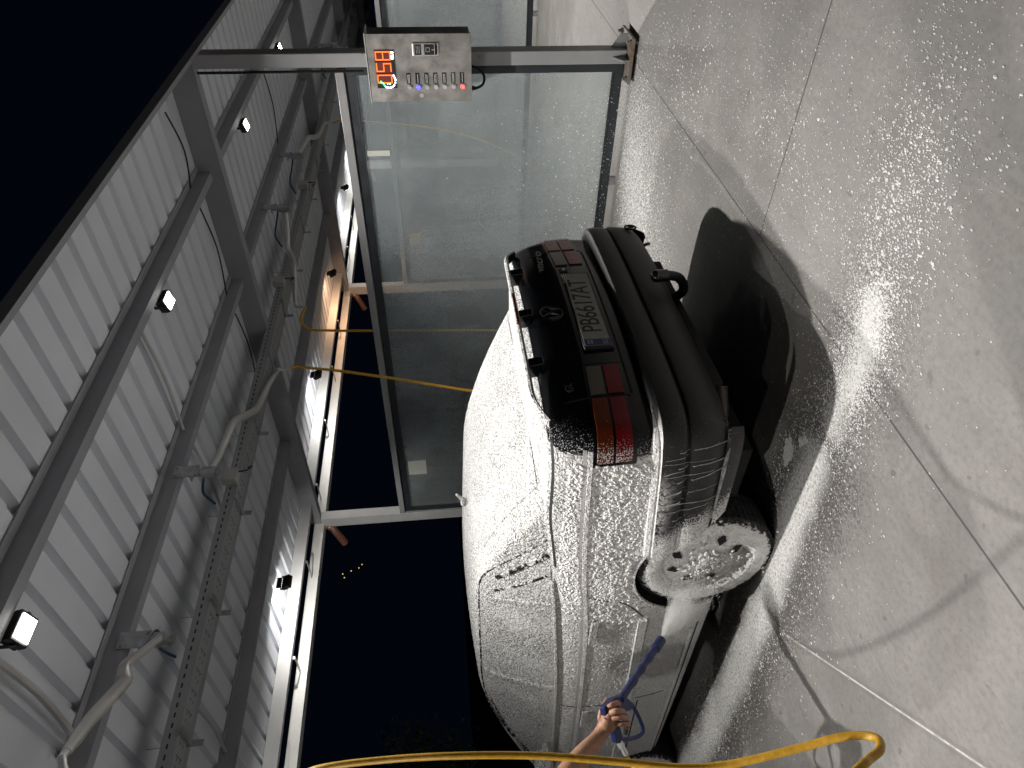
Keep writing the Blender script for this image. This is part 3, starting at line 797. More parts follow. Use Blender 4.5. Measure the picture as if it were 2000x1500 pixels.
def hose(pts, label, r=.0125, n=10, mat='hose'):
    a = MB(); a.tube(catmull(pts, 10), r, n)
    return tag(a.build('pressure_hose', M[mat], smooth=True), label, 'hose', 'yellow pressure hoses')
hose([E2, E2 + Vector((.03, .01, -.04)), (4.81, 4.15, 2.80), (4.735, 4.15, 2.466), (4.60, 4.15, 2.004), (4.47, 4.15, 1.595), (4.354, 4.15, 1.216), (4.30, 4.18, .75), (4.34, 4.4, .25), (4.5, 4.8, .03)], 'yellow hose hanging behind the roof of the car from the second boom')
hose([E3, (5.70, 4.28, 2.93), (5.56, 4.30, 2.83), (5.52, 4.30, 2.6), (5.498, 4.30, 2.371), (5.44, 4.30, 1.58), (5.37, 4.30, .809), (5.40, 4.45, .3), (5.6, 4.8, .03)], 'yellow hose hanging straight down behind the glass beside the car')
hose([E4, (9.62, 3.82, 2.75), (9.6, 3.82, 2.586), (9.6, 3.832, 2.377), (9.6, 3.928, 1.603), (9.6, 4.091, .954), (9.6, 4.31, .432), (9.6, 4.558, .09), (9.6, 4.844, .148), (9.6, 5.046, .459), (9.6, 5.182, .776), (9.6, 5.382, .857), (9.6, 5.566, .778), (9.6, 5.961, .319), (9.6, 6.1, .05)], 'yellow hose looped near the floor in the next bay, seen through the glass', r=.011)
# the hose of the gun: from the nearest boom, past the lens, a loop near the floor and up to the gun
hose([E1, E1 + Vector((-.04, .035, -.03)), (.96, 2.80, 2.86), (.90, 2.74, 2.75), (.82, 2.575, 2.5), (.735, 2.33, 2.18), (.708, 2.18, 2.0), (.71, 2.09, 1.902), (.688, 2.013, 1.697), (.656, 1.947, 1.502), (.627, 1.921, 1.302), (.586, 1.895, 1.11), (.545, 1.860, .957), (.528, 1.82, .842), (.517, 1.721, .70), (.513, 1.668, .635), (.503, 1.632, .592), (.482, 1.598, .572), (.452, 1.570, .592), (.432, 1.556, .632), (.412, 1.536, .672), (.36, 1.55, .78), (.34, 1.75, .86), (.42, 2.2, .82), (.58, 2.62, .77), (.74, 2.82, .79), (.85, 2.90, .83), (.905, 2.90, .862)], 'bright yellow hose curving close to the camera and feeding the spray gun', r=.0094, n=14)

# ------------------------------------------------------------------ the car (own frame: x forward, y left, z up, rear axle near x = -0.08)
car = empty('parked_car', (2.49, 2.94, 0), R(92.0), 'black saloon car covered in white snow foam with its dark tail toward the camera', 'car')
ZB = [(-1.2, 1.10), (-.93, 1.10), (-.46, 1.092), (-.1, 1.045), (.2, 1.0), (.85, .957), (1.5, .93), (2.2, .905), (2.6, .885), (3.0, .83), (3.45, .74)]
ZW = [(.0, .768), (.04, .795), (.09, .812), (.25, .830), (.42, .840), (.52, .844), (.68, .842), (.81, .832), (.86, .826), (.92, .812), (.97, .795), (1.0, .770)]
ZXR = [(0, -.93), (.25, -1.00), (.5, -1.03), (.63, -1.035), (.80, -1.03), (.9, -1.012), (.96, -.990), (1.0, -.955)]
ZXF = [(0, 3.2), (.3, 3.40), (.7, 3.42), (.9, 3.34), (1.0, 3.15)]
Z0 = .17
def zof(x, k): return Z0 + (interp(ZB, x) - Z0) * k
def kof(x, z): return (z - Z0) / (interp(ZB, x) - Z0)
def bow(x): return .016 * ((x - .9) / 1.7) ** 2
def outline(k):
    """left half outline, from the middle of the tail to the middle of the nose"""
    w = interp(ZW, k); xr = interp(ZXR, k); xf = interp(ZXF, k)
    out = []
    yc = w - .130
    for i in range(15):
        y = yc * i / 15; out.append((xr + .075 * (y / w) ** 2, y))
    xc = xr + .075 * (yc / w) ** 2
    for i in range(12):
        a = R(90) * i / 12; out.append((xc + .165 * (1 - math.cos(a)), yc + .130 * math.sin(a)))
    x0, x1 = xc + .165, xf - .55
    for i in range(111):
        x = x0 + (x1 - x0) * i / 110
        b0 = bow(x) * min(1, (x - x0) / .5)
        out.append((x, w - b0))
    wl = out[-1][1]
    for i in range(1, 12):
        a = R(90) * i / 11; out.append((x1 + .42 * math.sin(a), wl - .32 * (1 - math.cos(a))))
    ye = out[-1][1]
    for i in range(1, 9):
        y = ye * (1 - i / 8); out.append((x1 + .42 + .13 * (1 - (y / ye) ** 2), y))
    return out
KS = [0, .03, .06, .10, .16, .24, .32, .40, .46, .52, .56, .60, .64, .68, .72, .76, .80, .835, .86, .885, .91, .935, .955, .97, .982, .992, 1.0]
shell = MB()
rows = []
for k in KS:
    ol = outline(k)
    left = [(x, y, zof(x, k)) for x, y in ol]
    right = [(x, -y, z) for x, y, z in left[-2:0:-1]]
    rows.append(left + right)
shell.grid(rows, 0, True)
def cap(k, crown, mi=0):
    ol = outline(k); nn = 12; g_ = []
    for x, y in ol:
        g_.append([(x, y * (1 - 2 * s / nn), zof(x, k) + crown * (1 - (1 - 2 * s / nn) ** 2) * min(1, (y / .5) ** 2)) for s in range(nn + 1)])
    shell.grid(g_, mi)
cap(1.0, .028); cap(0.0, 0.0)
import bmesh
body = shell.build('body', [M['foam_body'], M['gap']], car, smooth=False)
bm = bmesh.new(); bm.from_mesh(body.data); bmesh.ops.remove_doubles(bm, verts=bm.verts, dist=1e-4); bmesh.ops.recalc_face_normals(bm, faces=bm.faces); bm.to_mesh(body.data); bm.free()
AX = (-.075, 2.53); AZ = .312; AR = .352
cutters = []
for ax in AX:
    for sd in (1, -1):
        c_ = MB(); c_.tube([(ax, sd * .56, AZ), (ax, sd * 1.1, AZ)], AR, 56)
        co = c_.build('cutter', M['gap']); cutters.append(co)
        md = body.modifiers.new('arch', 'BOOLEAN'); md.operation = 'DIFFERENCE'; md.object = co; md.solver = 'EXACT'
        co.parent = car
c_ = MB(); c_.box((-1.4, -1.1, .0), (-.40, 1.1, .352)); co = c_.build('cutter', M['gap']); cutters.append(co); co.parent = car
md = body.modifiers.new('cut', 'BOOLEAN'); md.operation = 'DIFFERENCE'; md.object = co; md.solver = 'EXACT'
bpy.context.view_layer.update()
dg = bpy.context.evaluated_depsgraph_get()
me = bpy.data.meshes.new_from_object(body.evaluated_get(dg))
body.modifiers.clear(); body.data = me
for co in cutters: bpy.data.objects.remove(co)
for p_ in me.polygons:
    c_ = p_.center
    p_.material_index = 0
    if c_.z < .18 or p_.normal.z < -.7 or (c_.x > -.41 and c_.x < -.39 and abs(p_.normal.x) > .9): p_.material_index = 1
    for ax in AX:
        if (c_.x - ax) ** 2 + (c_.z - AZ) ** 2 < (AR - .0005) ** 2 or (abs(math.hypot(c_.x - ax, c_.z - AZ) - AR) < .004 and abs(c_.y) < .835 and abs(p_.normal.y) < .5):
            p_.material_index = 1
me.polygons.foreach_set('use_smooth', [True] * len(me.polygons)); me.set_sharp_from_angle(angle=R(35))
# rolled arch lip
lip = MB()
for ax in AX:
    for sd in (1, -1):
        pts = []
        for i in range(41):
            a = R(-22) + R(224) * i / 40
            x = ax + (AR - .004) * math.cos(a); z = AZ + (AR - .004) * math.sin(a)
            if z < .2: continue
            k = kof(x, z); pts.append((x, sd * (interp(ZW, k) - bow(x) - .004), z))
        lip.tube(pts, .008, 6)
lip.build('arch_lip', M['foam'], car, smooth=True)

def side_y(x, z):
    k = max(0, min(1, kof(x, z))); w = interp(ZW, k); yc = w - .130
    x0 = interp(ZXR, k) + .075 * (yc / w) ** 2 + .165
    if x < x0: return yc + .130 * math.sqrt(max(0, 1 - ((x0 - x) / .165) ** 2))
    return w - bow(x) * min(1, (x - x0) / .5)
def side_strip(path, w, off, thick, name, mat, sd=1, n=6):
    """band following the flank along (x,z) points"""
    P = catmull([(p[0], 0, p[1]) for p in path], n); mbx = MB(); lo = []; hi = []
    inn_l = []; inn_h = []
    for i, p in enumerate(P):
        t_ = (P[min(i + 1, len(P) - 1)] - P[max(i - 1, 0)]).normalized(); nx, nz = -t_.z, t_.x
        for arr, s_, o_ in ((lo, -1, off), (hi, 1, off)):
            x, z = p.x + nx * w / 2 * s_, p.z + nz * w / 2 * s_
            arr.append((x, sd * (side_y(x, z) + o_), z))
        for arr, s_ in ((inn_l, -1), (inn_h, 1)):
            x, z = p.x + nx * w / 2 * s_, p.z + nz * w / 2 * s_
            arr.append((x, sd * (side_y(x, z) + off - thick), z))
    mbx.grid([inn_l, lo, hi, inn_h]); 
    mbx.add([inn_l[0], lo[0], hi[0], inn_h[0]], [(0, 1, 2, 3)]); mbx.add([inn_l[-1], lo[-1], hi[-1], inn_h[-1]], [(0, 1, 2, 3)])
    return mbx.build(name, mat, car, smooth=True, angle=50)
for sd in (1, -1):
    # crease under the glass line: groove shadow painted as a grey strip, foam ledge below it
    cre = [(x, zof(x, .835)) for x in (-.915, -.80, -.2, .4, 1.0, 1.6, 2.2, 2.8)]
    side_strip([(x, z + .016) for x, z in cre], .015, .0015, .006, 'crease_shade', M['drip_shade'], sd)
    side_strip([(x, z - .004) for x, z in cre], .018, .007, .012, 'crease_foam', M['foam_thick'], sd)
    side_strip([(.31, .566), (.9, .540), (1.5, .516), (2.14, .490)], .044, .018, .03, 'rub_strip', M['foam_thick'], sd)
    # shut lines
    gaps = [[(.02, 1.0), (.035, .975), (.088, .874), (.12, .78), (.14, .70), (.20, .63), (.29, .565)],
            [(1.315, .93), (1.29, .80), (1.26, .66), (1.235, .58)], [(1.225, .475), (1.215, .40), (1.20, .30)],
            [(1.26, .455), (1.6, .443), (2.1, .425)], [(.45, .235), (1.2, .222), (2.2, .205)]]
    for q, gp in enumerate(gaps): side_strip(gp, .006 if q < 3 else .008, .0015, .006, 'panel_gap', M['gap'], sd)
    side_strip([(.50, .262), (1.2, .248), (2.2, .230)], .016, .006, .012, 'sill_bead', M['foam_thick'], sd)
    # shoulder seam between rear pillar and quarter panel
    side_strip([(-.90, 1.083), (-.70, 1.079), (-.48, 1.074), (-.30, 1.052), (-.12, 1.03)], .010, .0015, .006, 'shoulder_seam', M['gap'], sd)
    # handles
    for hx in (.40, 1.42):
        hz = zof(hx, .795)
        h_ = MB(); y_ = sd * (side_y(hx, hz) + .022)
        h_.box((hx - .10, min(y_, y_ - sd * .014), hz - .03), (hx + .11, max(y_, y_ - sd * .014), hz + .012))
        ho = h_.build('door_handle', M['foam'], car, bevel=.006)
        side_strip([(hx - .065, zof(hx, .68)), (hx, zof(hx, .68)), (hx + .075, zof(hx, .68))], .125, .0018, .004, 'handle_recess_shade', M['drip_shade'], sd)  # flat grey patch: shadow of the pull recess painted under the handle
        h2 = MB(); ys_ = sd * (side_y(hx, hz - .06) + .003)
        h2.sphere((hx, ys_, hz - .047), .045, 8, (1, .18, .7)); h2.build('recess_cup', M['foam'], ho, smooth=True)
# cabin (roof and pillars)
CZ = [.90, 1.0, 1.06, 1.10, 1.16, 1.22, 1.28, 1.325, 1.355, 1.378, 1.393, 1.402]
CXR = [(.90, -.95), (1.06, -.70), (1.10, -.615), (1.16, -.50), (1.22, -.375), (1.28, -.23), (1.325, -.10), (1.355, .0), (1.378, .09), (1.393, .17), (1.402, .26)]
CY = [(.90, .800), (1.0, .783), (1.06, .765), (1.10, .752), (1.16, .727), (1.22, .703), (1.28, .677), (1.325, .655), (1.355, .637), (1.378, .618), (1.393, .598), (1.402, .57)]
CXF = [(.90, 2.84), (1.0, 2.66), (1.08, 2.50), (1.16, 2.30), (1.24, 2.10), (1.30, 1.90), (1.355, 1.70), (1.378, 1.60), (1.393, 1.50), (1.402, 1.38)]
def cab_outline(z):
    xr, w, xf = interp(CXR, z), interp(CY, z), interp(CXF, z); out = []
    yc = w - .10
    for i in range(12):
        y = yc * i / 12; out.append((xr + .06 * (y / w) ** 2, y))
    xc = xr + .06 * (yc / w) ** 2
    for i in range(8):
        a = R(90) * i / 8; out.append((xc + .11 * (1 - math.cos(a)), yc + .10 * math.sin(a)))
    x0, x1 = xc + .11, xf - .30
    for i in range(41):
        x = x0 + (x1 - x0) * i / 40; out.append((x, w - .02 * ((x - .8) / 1.4) ** 2 * min(1, (x - x0) / .3)))
    we = out[-1][1]
    for i in range(1, 9):
        a = R(90) * i / 8; out.append((x1 + .14 * math.sin(a), we - .12 * (1 - math.cos(a))))
    ye = out[-1][1]
    for i in range(1, 9):
        y = ye * (1 - i / 8); out.append((x1 + .14 + .16 * (1 - (y / ye) ** 2), y))
    return out
cabin = MB(); rows = []
for z in CZ:
    ol = cab_outline(z); left = [(x, y, z) for x, y in ol]; rows.append(left + [(x, -y, z) for x, y, z in left[-2:0:-1]])
cabin.grid(rows, 0, True)
ol = cab_outline(CZ[-1]); g_ = []
for x, y in ol:
    fx = math.sin(math.pi * min(1, max(0, (x - ol[0][0]) / (ol[-1][0] - ol[0][0])))) ** .6
    g_.append([(x, y * (1 - 2 * s / 14), CZ[-1] + .042 * fx * (1 - (1 - 2 * s / 14) ** 2)) for s in range(15)])
cabin.grid(g_)
roof = cabin.build('roof', M['foam'], car, smooth=False)
bm = bmesh.new(); bm.from_mesh(roof.data); bmesh.ops.remove_doubles(bm, verts=bm.verts, dist=1e-4); bmesh.ops.recalc_face_normals(bm, faces=bm.faces); bm.to_mesh(roof.data); bm.free()
roof.data.polygons.foreach_set('use_smooth', [True] * len(roof.data.polygons))
def cab_y(x, z): return interp(CY, z) - .02 * ((x - .8) / 1.4) ** 2
def side_window(name, bot, top, sd, off=.004, mat=None, z0f=None):
    mbx = MB(); rows_ = []
    for j in range(9):
        t_ = j / 8; r_ = []
        for i in range(13):
            s_ = i / 12
            x = (bot[0][0] * (1 - s_) + bot[1][0] * s_) * (1 - t_) + (top[0][0] * (1 - s_) + top[1][0] * s_) * t_
            z = (bot[0][1] * (1 - s_) + bot[1][1] * s_) * (1 - t_) + (top[0][1] * (1 - s_) + top[1][1] * s_) * t_
            r_.append((x, sd * (cab_y(x, z) + off), z))
        rows_.append(r_)
    mbx.grid(rows_); return mbx.build(name, mat or M['foam_window'], car, smooth=True)
def cab_line(path, sd, r, name, mat, off=.002):
    P = catmull([(p[0], 0, p[1]) for p in path], 8); mbx = MB()
    mbx.tube([(p.x, sd * (cab_y(p.x, p.z) + off), p.z) for p in P], r, 6); return mbx.build(name, mat, car, smooth=True)
for sd in (1, -1):
    side_window('rear_side_window', ((.24, 1.018), (1.02, .965)), ((.33, 1.352), (1.03, 1.348)), sd)
    side_window('front_side_window', ((1.14, .958), (2.33, .925)), ((1.14, 1.345), (1.42, 1.335)), sd)
    side_window('quarter_window', ((-.10, 1.050), (.17, 1.028)), ((.26, 1.335), (.28, 1.338)), sd, .003)
    cab_line([(-.30, 1.07), (-.12, 1.20), (.03, 1.31), (.16, 1.368), (.35, 1.382), (.9, 1.380), (1.25, 1.373), (1.55, 1.325), (1.9, 1.19), (2.3, 1.0)], sd, .005, 'drip_rail', M['foam_seam'])
    cab_line([(-.18, 1.06), (-.02, 1.19), (.10, 1.29)], sd, .021, 'pillar_seam', M['foam_seam'], -.012)
    cab_line([(-.02, 1.06), (.12, 1.19), (.22, 1.30)], sd, .013, 'pillar_seam', M['foam_seam'], -.006)
    cab_line([(.205, 1.02), (.295, 1.35)], sd, .011, 'window_divider', M['foam'])
    cab_line([(1.08, .95), (1.085, 1.36)], sd, .012, 'window_divider', M['foam'])
    cab_line([(.0, 1.035), (.3, 1.008), (1.0, .958), (1.6, .935), (2.35, .915)], sd, .010, 'window_seal', M['foam'], .004)
    cab_line([(1.42, 1.335), (1.75, 1.235), (2.05, 1.10), (2.33, .945)], sd, .008, 'pillar_seam', M['foam_seam'], -.001)
    # door mirror
    mm = MB(); mm.sphere((1.93, sd * .90, 1.0), .10, 10, (.55, .95, .62)); mm.box((1.90, min(sd * .78, sd * .86), .965), (1.95, max(sd * .78, sd * .86), .995)); mm.build('door_mirror', M['foam'], car, smooth=True)
# backlight
rw = MB(); rows_ = []
for j in range(9):
    z = 1.115 + (1.352 - 1.115) * j / 8; r_ = []
    w_ = interp(CY, z) - .10
    for i in range(13):
        y = w_ * (1 - 2 * i / 12); r_.append((interp(CXR, z) + .06 * (y / interp(CY, z)) ** 2 - .004, y, z + .002))
    rows_.append(r_)
rw.grid(rows_); rw.build('rear_window', M['foam'], car, smooth=True)
an = MB(); an.tube([(.30, 0, 1.425), (.24, 0, 1.47)], [.014, .006], 8); an.sphere((.31, 0, 1.43), .03, 6, (1.3, .8, .6)); an.build('aerial', M['foam'], car, smooth=True)

# ---- tail: patches along the outline of the body
def rear_table(k):
    pts = outline(k)[:60]; s_ = [0]
    for a, b_ in zip(pts[:-1], pts[1:]): s_.append(s_[-1] + math.hypot(b_[0] - a[0], b_[1] - a[1]))
    return s_, pts
def rear_pt(s, z, off, sd=1):
    k = (z - Z0) / (1.10 - Z0); ss, pts = rear_table(k)
    x = float(np.interp(s, ss, [p[0] for p in pts])); y = float(np.interp(s, ss, [p[1] for p in pts]))
    x2 = float(np.interp(s + .01, ss, [p[0] for p in pts])); y2 = float(np.interp(s + .01, ss, [p[1] for p in pts]))
    t_ = Vector((x2 - x, y2 - y)).normalized(); n_ = Vector((-t_.y, t_.x))
    if n_.x > 0 and abs(n_.x) > abs(n_.y): n_ = -n_
    if n_.y < 0: n_ = Vector((n_.x, -n_.y))
    n_ = Vector((-abs(n_.x), abs(n_.y)))
    return (x + n_.x * off, sd * (y + n_.y * off), z)
def rear_patch(s0, s1, z0, z1, off, thick, name, mat, sd=1, n=10, slope=0.0, smooth=True, parent=None):
    mbx = MB(); outer = []; inner = []
    for j in range(5):
        ro = []; ri = []
        for i in range(n + 1):
            s = s0 + (s1 - s0) * i / n; z = z0 + (z1 - z0) * j / 4 + slope * (abs(s) - .43)
            sg = sd * (1 if s >= 0 else -1)
            ro.append(rear_pt(abs(s), z, off, sg)); ri.append(rear_pt(abs(s), z, off - thick, sg))
        outer.append(ro); inner.append(ri)
    mbx.grid(outer); mbx.grid(inner)
    for a, b_ in ((outer[0], inner[0]), (outer[-1], inner[-1])): mbx.grid([a, b_])
    mbx.grid([[r[0] for r in outer], [r[0] for r in inner]]); mbx.grid([[r[-1] for r in outer], [r[-1] for r in inner]])
    return mbx.build(name, mat, parent or car, smooth=smooth, angle=40)
SL = .045
for sd in (1, -1):
    tl = rear_patch(.395, .895, .742, .912, .003, .02, 'tail_light', M['gloss_black'], sd, 22, SL)
    rear_patch(.412, .570, .836, .898, .010, .012, 'reversing_lens', M['lens_smoke'], sd, 8, SL, parent=tl)
    rear_patch(.412, .570, .760, .825, .010, .012, 'red_lens', M['lens_red'], sd, 8, SL, parent=tl)
    rear_patch(.592, .878, .836, .898, .010, .012, 'amber_lens', M['lens_amber'], sd, 14, SL, parent=tl)
    rear_patch(.592, .878, .760, .825, .010, .012, 'red_lens', M['lens_red'], sd, 14, SL, parent=tl)
    rear_patch(.577, .583, .742, 1.075, .0045, .01, 'lid_gap', M['gap'], sd, 2)
rear_patch(-.392, .392, .745, .905, .004, .02, 'lid_panel', M['gloss_black'], 1, 24)
rear_patch(-.57, .57, .728, .736, .002, .01, 'lid_gap', M['gap'], 1, 24)
# lettering and badges on the lid
ROTR = (R(90), 0, R(-90))
def on_lid(y, z, off): p = rear_pt(abs(y), z, off, 1 if y >= 0 else -1); return (p[0], y, z)
pf = MB(); px_ = on_lid(.29, .82, .012)[0] - .006
pf.box((px_, -.300, .752), (px_ + .014, .316, .886)); hold = pf.build('plate_holder', M['black'], car, bevel=.004)
pl = MB(); pl.box((px_ - .004, -.285, .762), (px_ - .0005, .300, .880)); plate = pl.build('number_plate', M['plate_white'], hold, bevel=.002)
be = MB(); be.box((px_ - .0055, .256, .764), (px_ - .0042, .298, .878)); band = be.build('plate_band', M['plate_blue'], plate)
text('plate_band_text', 'BG', .034, M['plate_white'], band, (px_ - .0062, .277, .785), ROTR, xs=.8)
fl_ = MB(); fl_.box((px_ - .0068, .264, .842), (px_ - .0057, .290, .850)); fl_.box((px_ - .0068, .264, .856), (px_ - .0057, .290, .864)); fl_.build('plate_flag', M['plate_white'], band)
text('plate_text', 'PB6617AT', .128, M['plate_black'], plate, (px_ - .0048, -.012, .822), ROTR, xs=.78, ext=.0006)
tb_ = text('lid_badge', 'syncro', .062, M['silver_trim'], car, (on_lid(-.45, .985, .006)[0] - .010, -.45, .975), (R(90), 0, R(-90 - 9)), xs=1.15, ext=.002, shear=.25)
text('lid_badge', 'GL', .050, M['black'], car, (on_lid(.53, .985, .006)[0] - .012, .52, .985), (R(90), 0, R(-90 + 10)), ext=.003, xs=1.1)
em = MB(); ex, ey, ez = on_lid(.02, .985, .004)[0] - .004, .015, .985
em.tube([(ex, ey + .052 * math.cos(2 * math.pi * k / 32), ez + .052 * math.sin(2 * math.pi * k / 32)) for k in range(33)], .0055, 8, False)
for pts in ([(-.024, .044), (0, .006), (.024, .044)], [(-.046, .020), (-.022, -.044), (0, .0), (.022, -.044), (.046, .020)]):
    em.tube([(ex, ey - a, ez + b_) for a, b_ in pts], .0048, 6)
em.build('maker_emblem', M['black'], car, smooth=True)
lk = MB(); y_ = -.355; lx = on_lid(y_, .865, .004)[0]
lk.box((lx - .006, y_ - .022, .845), (lx, y_ + .022, .888)); lo_ = lk.build('lid_lock', M['black'], car, bevel=.003)
l2 = MB(); l2.tube([(lx - .0065, y_, .866), (lx - .010, y_, .866)], .009, 12); l2.build('lock_barrel', M['chrome'], lo_, smooth=True)
# boot spoiler: blade on three feet
sp = MB(); top = []; NB_ = 40
prof_rows = []
for i in range(NB_ + 1):
    y = .665 * (1 - 2 * i / NB_); f = abs(y) / .665
    endf = max(0, (f - .80) / .20)
    zc = 1.150 - .012 * f * f - .055 * endf ** 1.6
    xc = -1.045 + .070 * f ** 2 + .015 * endf
    hh = .014 * (1 - .35 * endf); ln_ = .066 * (1 - .3 * endf)
    prof_rows.append([(xc, y, zc - hh * .8), (xc - .006, y, zc), (xc, y, zc + hh * .6), (xc + ln_ * .5, y, zc + hh * .55), (xc + ln_, y, zc - .004), (xc + ln_ * .9, y, zc - hh), (xc + ln_ * .4, y, zc - hh)])
sp.grid(prof_rows, 0, True)
sp.add(prof_rows[0], [tuple(range(7))]); sp.add(prof_rows[-1], [tuple(range(7))])
spo = sp.build('boot_spoiler', [M['gloss_black'], M['foam']], car, smooth=True, angle=35)
for p_ in spo.data.polygons:
    if p_.normal.z > .35: p_.material_index = 1
for y in (.0, .36, -.36):
    ft = MB(); ft.prism([(-1.03, y - .028, 1.07), (-.955, y - .028, 1.09), (-.955, y - .02, 1.135), (-1.025, y - .02, 1.135)], (0, .052, 0)); ft.build('spoiler_foot', M['gloss_black'], spo, bevel=.004)
bl = MB(); bl.box((-1.056, -.12, 1.146), (-1.046, .12, 1.156)); bl.build('brake_light', M['lens_red'], spo)

# ---- bumper
BP = catmull([(-1.082, 0, 0), (-1.081, .25, 0), (-1.070, .52, 0), (-1.042, .735, 0), (-.968, .832, 0), (-.82, .858, 0), (-.60, .862, 0), (-.40, .864, 0), (-.20, .864, 0)], 10)
BPROF = [(.668, -.105), (.676, -.06), (.678, -.020), (.668, -.002), (.640, .004), (.585, .006), (.573, .002), (.570, -.010), (.558, -.010), (.555, .002), (.545, .006), (.47, .002), (.42, -.012), (.395, -.035), (.385, -.08)]
def bump_xend(z): return float(np.interp(z, [.33, .60], [-.50, -.250]))
def bump_pt(i, z, off):
    p = BP[i]; q = BP[min(i + 1, len(BP) - 1)]; o_ = BP[max(i - 1, 0)]
    t_ = Vector((q.x - o_.x, q.y - o_.y)).normalized(); n_ = Vector((-t_.y, t_.x))
    if i == 0: n_ = Vector((-1, 0))
    n_ = Vector((-abs(n_.x), abs(n_.y)))
    return Vector((p.x + n_.x * off, p.y + n_.y * off, z))
bmp = MB(); brows = []
for (z, off) in BPROF:
    half = []
    xe = bump_xend(z)
    for i in range(len(BP)):
        v = bump_pt(i, z, off)
        if v.x > xe and i > 40: v.x = xe
        drop = .085 * max(0, v.x + .93) * float(np.interp(z, [.33, .5], [.35, 1]))
        v.z = z - drop; half.append(v)
    brows.append([Vector((v.x, -v.y, v.z)) for v in half[:0:-1]] + half)
bmp.grid(brows)
bumper = bmp.build('rear_bumper', M['foam_bumper'], car, smooth=True, angle=32, recalc=True)
# lower corner skirt
for sd in (1, -1):
    sk = MB(); rws = []
    for (z, off) in ((.392, -.006), (.365, -.012), (.330, -.030), (.322, -.06)):
        r_ = []
        for i in range(36, len(BP)):
            v = bump_pt(i, z, off)
            if v.x > bump_xend(z) - .02: v.x = bump_xend(z) - .02
            r_.append((v.x, sd * v.y, v.z - .03 * max(0, v.x + .93)))
        rws.append(r_)
    sk.grid(rws); sk.build('bumper_skirt', M['foam_bumper'], car, smooth=True, angle=40)
va = MB(); va.box((-.97, -.50, .31), (-.90, .50, .42)); va.build('rear_valance', M['gap'], car, bevel=.01)
# foam on the bumper ledge (left corner) and runs down its face
fr_ = MB(); strip = []
for i in range(27, len(BP) - 3):
    v = bump_pt(i, .682, -.034); dz = -.085 * max(0, v.x + .93)
    strip.append((v.x, v.y, v.z + dz))
fr_.tube(strip, [.004 + .022 * min(1, i / 17) for i in range(len(strip))], 8)
fo = fr_.build('ledge_foam', M['foam_thick'], bumper, smooth=True)
def drips(n, i0, i1):
    mbx = MB()
    for q in range(n):
        ii = i0 + (i1 - i0) * (q + random.random()) / n
        zt, zb_ = random.choice([(.655, .395), (.655, .45), (.655, .56), (.56, .395), (.60, .40)])
        P = []; sl = random.uniform(.12, .30)
        for s in range(11):
            z = zt + (zb_ - zt) * s / 10
            off = float(np.interp(z, [b_[0] for b_ in BPROF[::-1]], [b_[1] for b_ in BPROF[::-1]])) + .0015
            v0 = bump_pt(min(int(ii), len(BP) - 2), z, max(off, -.02)); v1 = bump_pt(min(int(ii) + 1, len(BP) - 1), z, max(off, -.02))
            v = v0.lerp(v1, ii - int(ii)); v.z = z - .085 * max(0, v.x + .93); P.append(v)
            ii -= sl * random.uniform(.5, 1.5)
        w_ = .0008 + .0012 * random.random()
        mbx.tube(catmull(P, 3), [w_ * random.uniform(.7, 1.3) for _ in range(31)], 5)
    return mbx
dm = drips(13, 43, 64); do = dm.build('foam_drip', M['drip_shade'], bumper, smooth=True); do['kind'] = 'stuff'
# small round plug with an arrow mark on the right of the bumper
ov = MB(); c_ = bump_pt(29, .435, .004); c_.y = -c_.y
tt = Vector((.19, -.98, 0)).normalized(); nn_ = Vector((-.98, -.19, 0)).normalized()
ov.tube([c_ + nn_ * .004 + tt * .034 * math.cos(2 * math.pi * k / 24) + Vector((0, 0, .030 * math.sin(2 * math.pi * k / 24))) for k in range(25)], .006, 6, False)
ov.tube([c_ + nn_ * .004 + tt * a + Vector((0, 0, b_)) for a, b_ in ((-.02, .0), (-.004, .018), (.0, -.016), (.018, .002))], .0042, 6)
ov.build('bumper_emblem', M['black'], bumper, smooth=True)
# tow bar
tw = MB(); TP = catmull([(-.90, -.22, .335), (-1.02, -.115, .318), (-1.085, -.095, .332), (-1.13, -.085, .372), (-1.15, -.072, .435)], 8)
tw.tube(TP, .023, 12); tow = tw.build('tow_bar', M['black'], car, smooth=True)
tc = MB(); tc.tube([(-1.149, -.073, .428), (-1.151, -.068, .472)], .030, 14); tc.sphere((-1.151, -.067, .480), .031, 8, (1, 1, .9)); tc.build('ball_cap', M['gloss_black'], tow, smooth=True)
hk = MB(); hk.tube(catmull([(-.96, -.63, .40), (-.985, -.64, .36), (-.985, -.655, .335), (-.975, -.675, .340), (-.955, -.67, .395)], 6), .007, 6); hk.build('wire_hook', M['black'], car, smooth=True)
xh = MB(); xp = catmull([(-.70, .66, .33), (-.86, .655, .362), (-.945, .628, .366), (-1.005, .572, .364)], 6)
xh.tube(xp, .034, 18, False); xh.tube([xp[-1], xp[-4]], .029, 18, False); xh.tube([xp[-1] + Vector((-.002, -.002, 0)), xp[-1] + Vector((.006, .006, 0))], .0355, 18, False)
xh.build('exhaust', M['exhaust'], car, smooth=True)

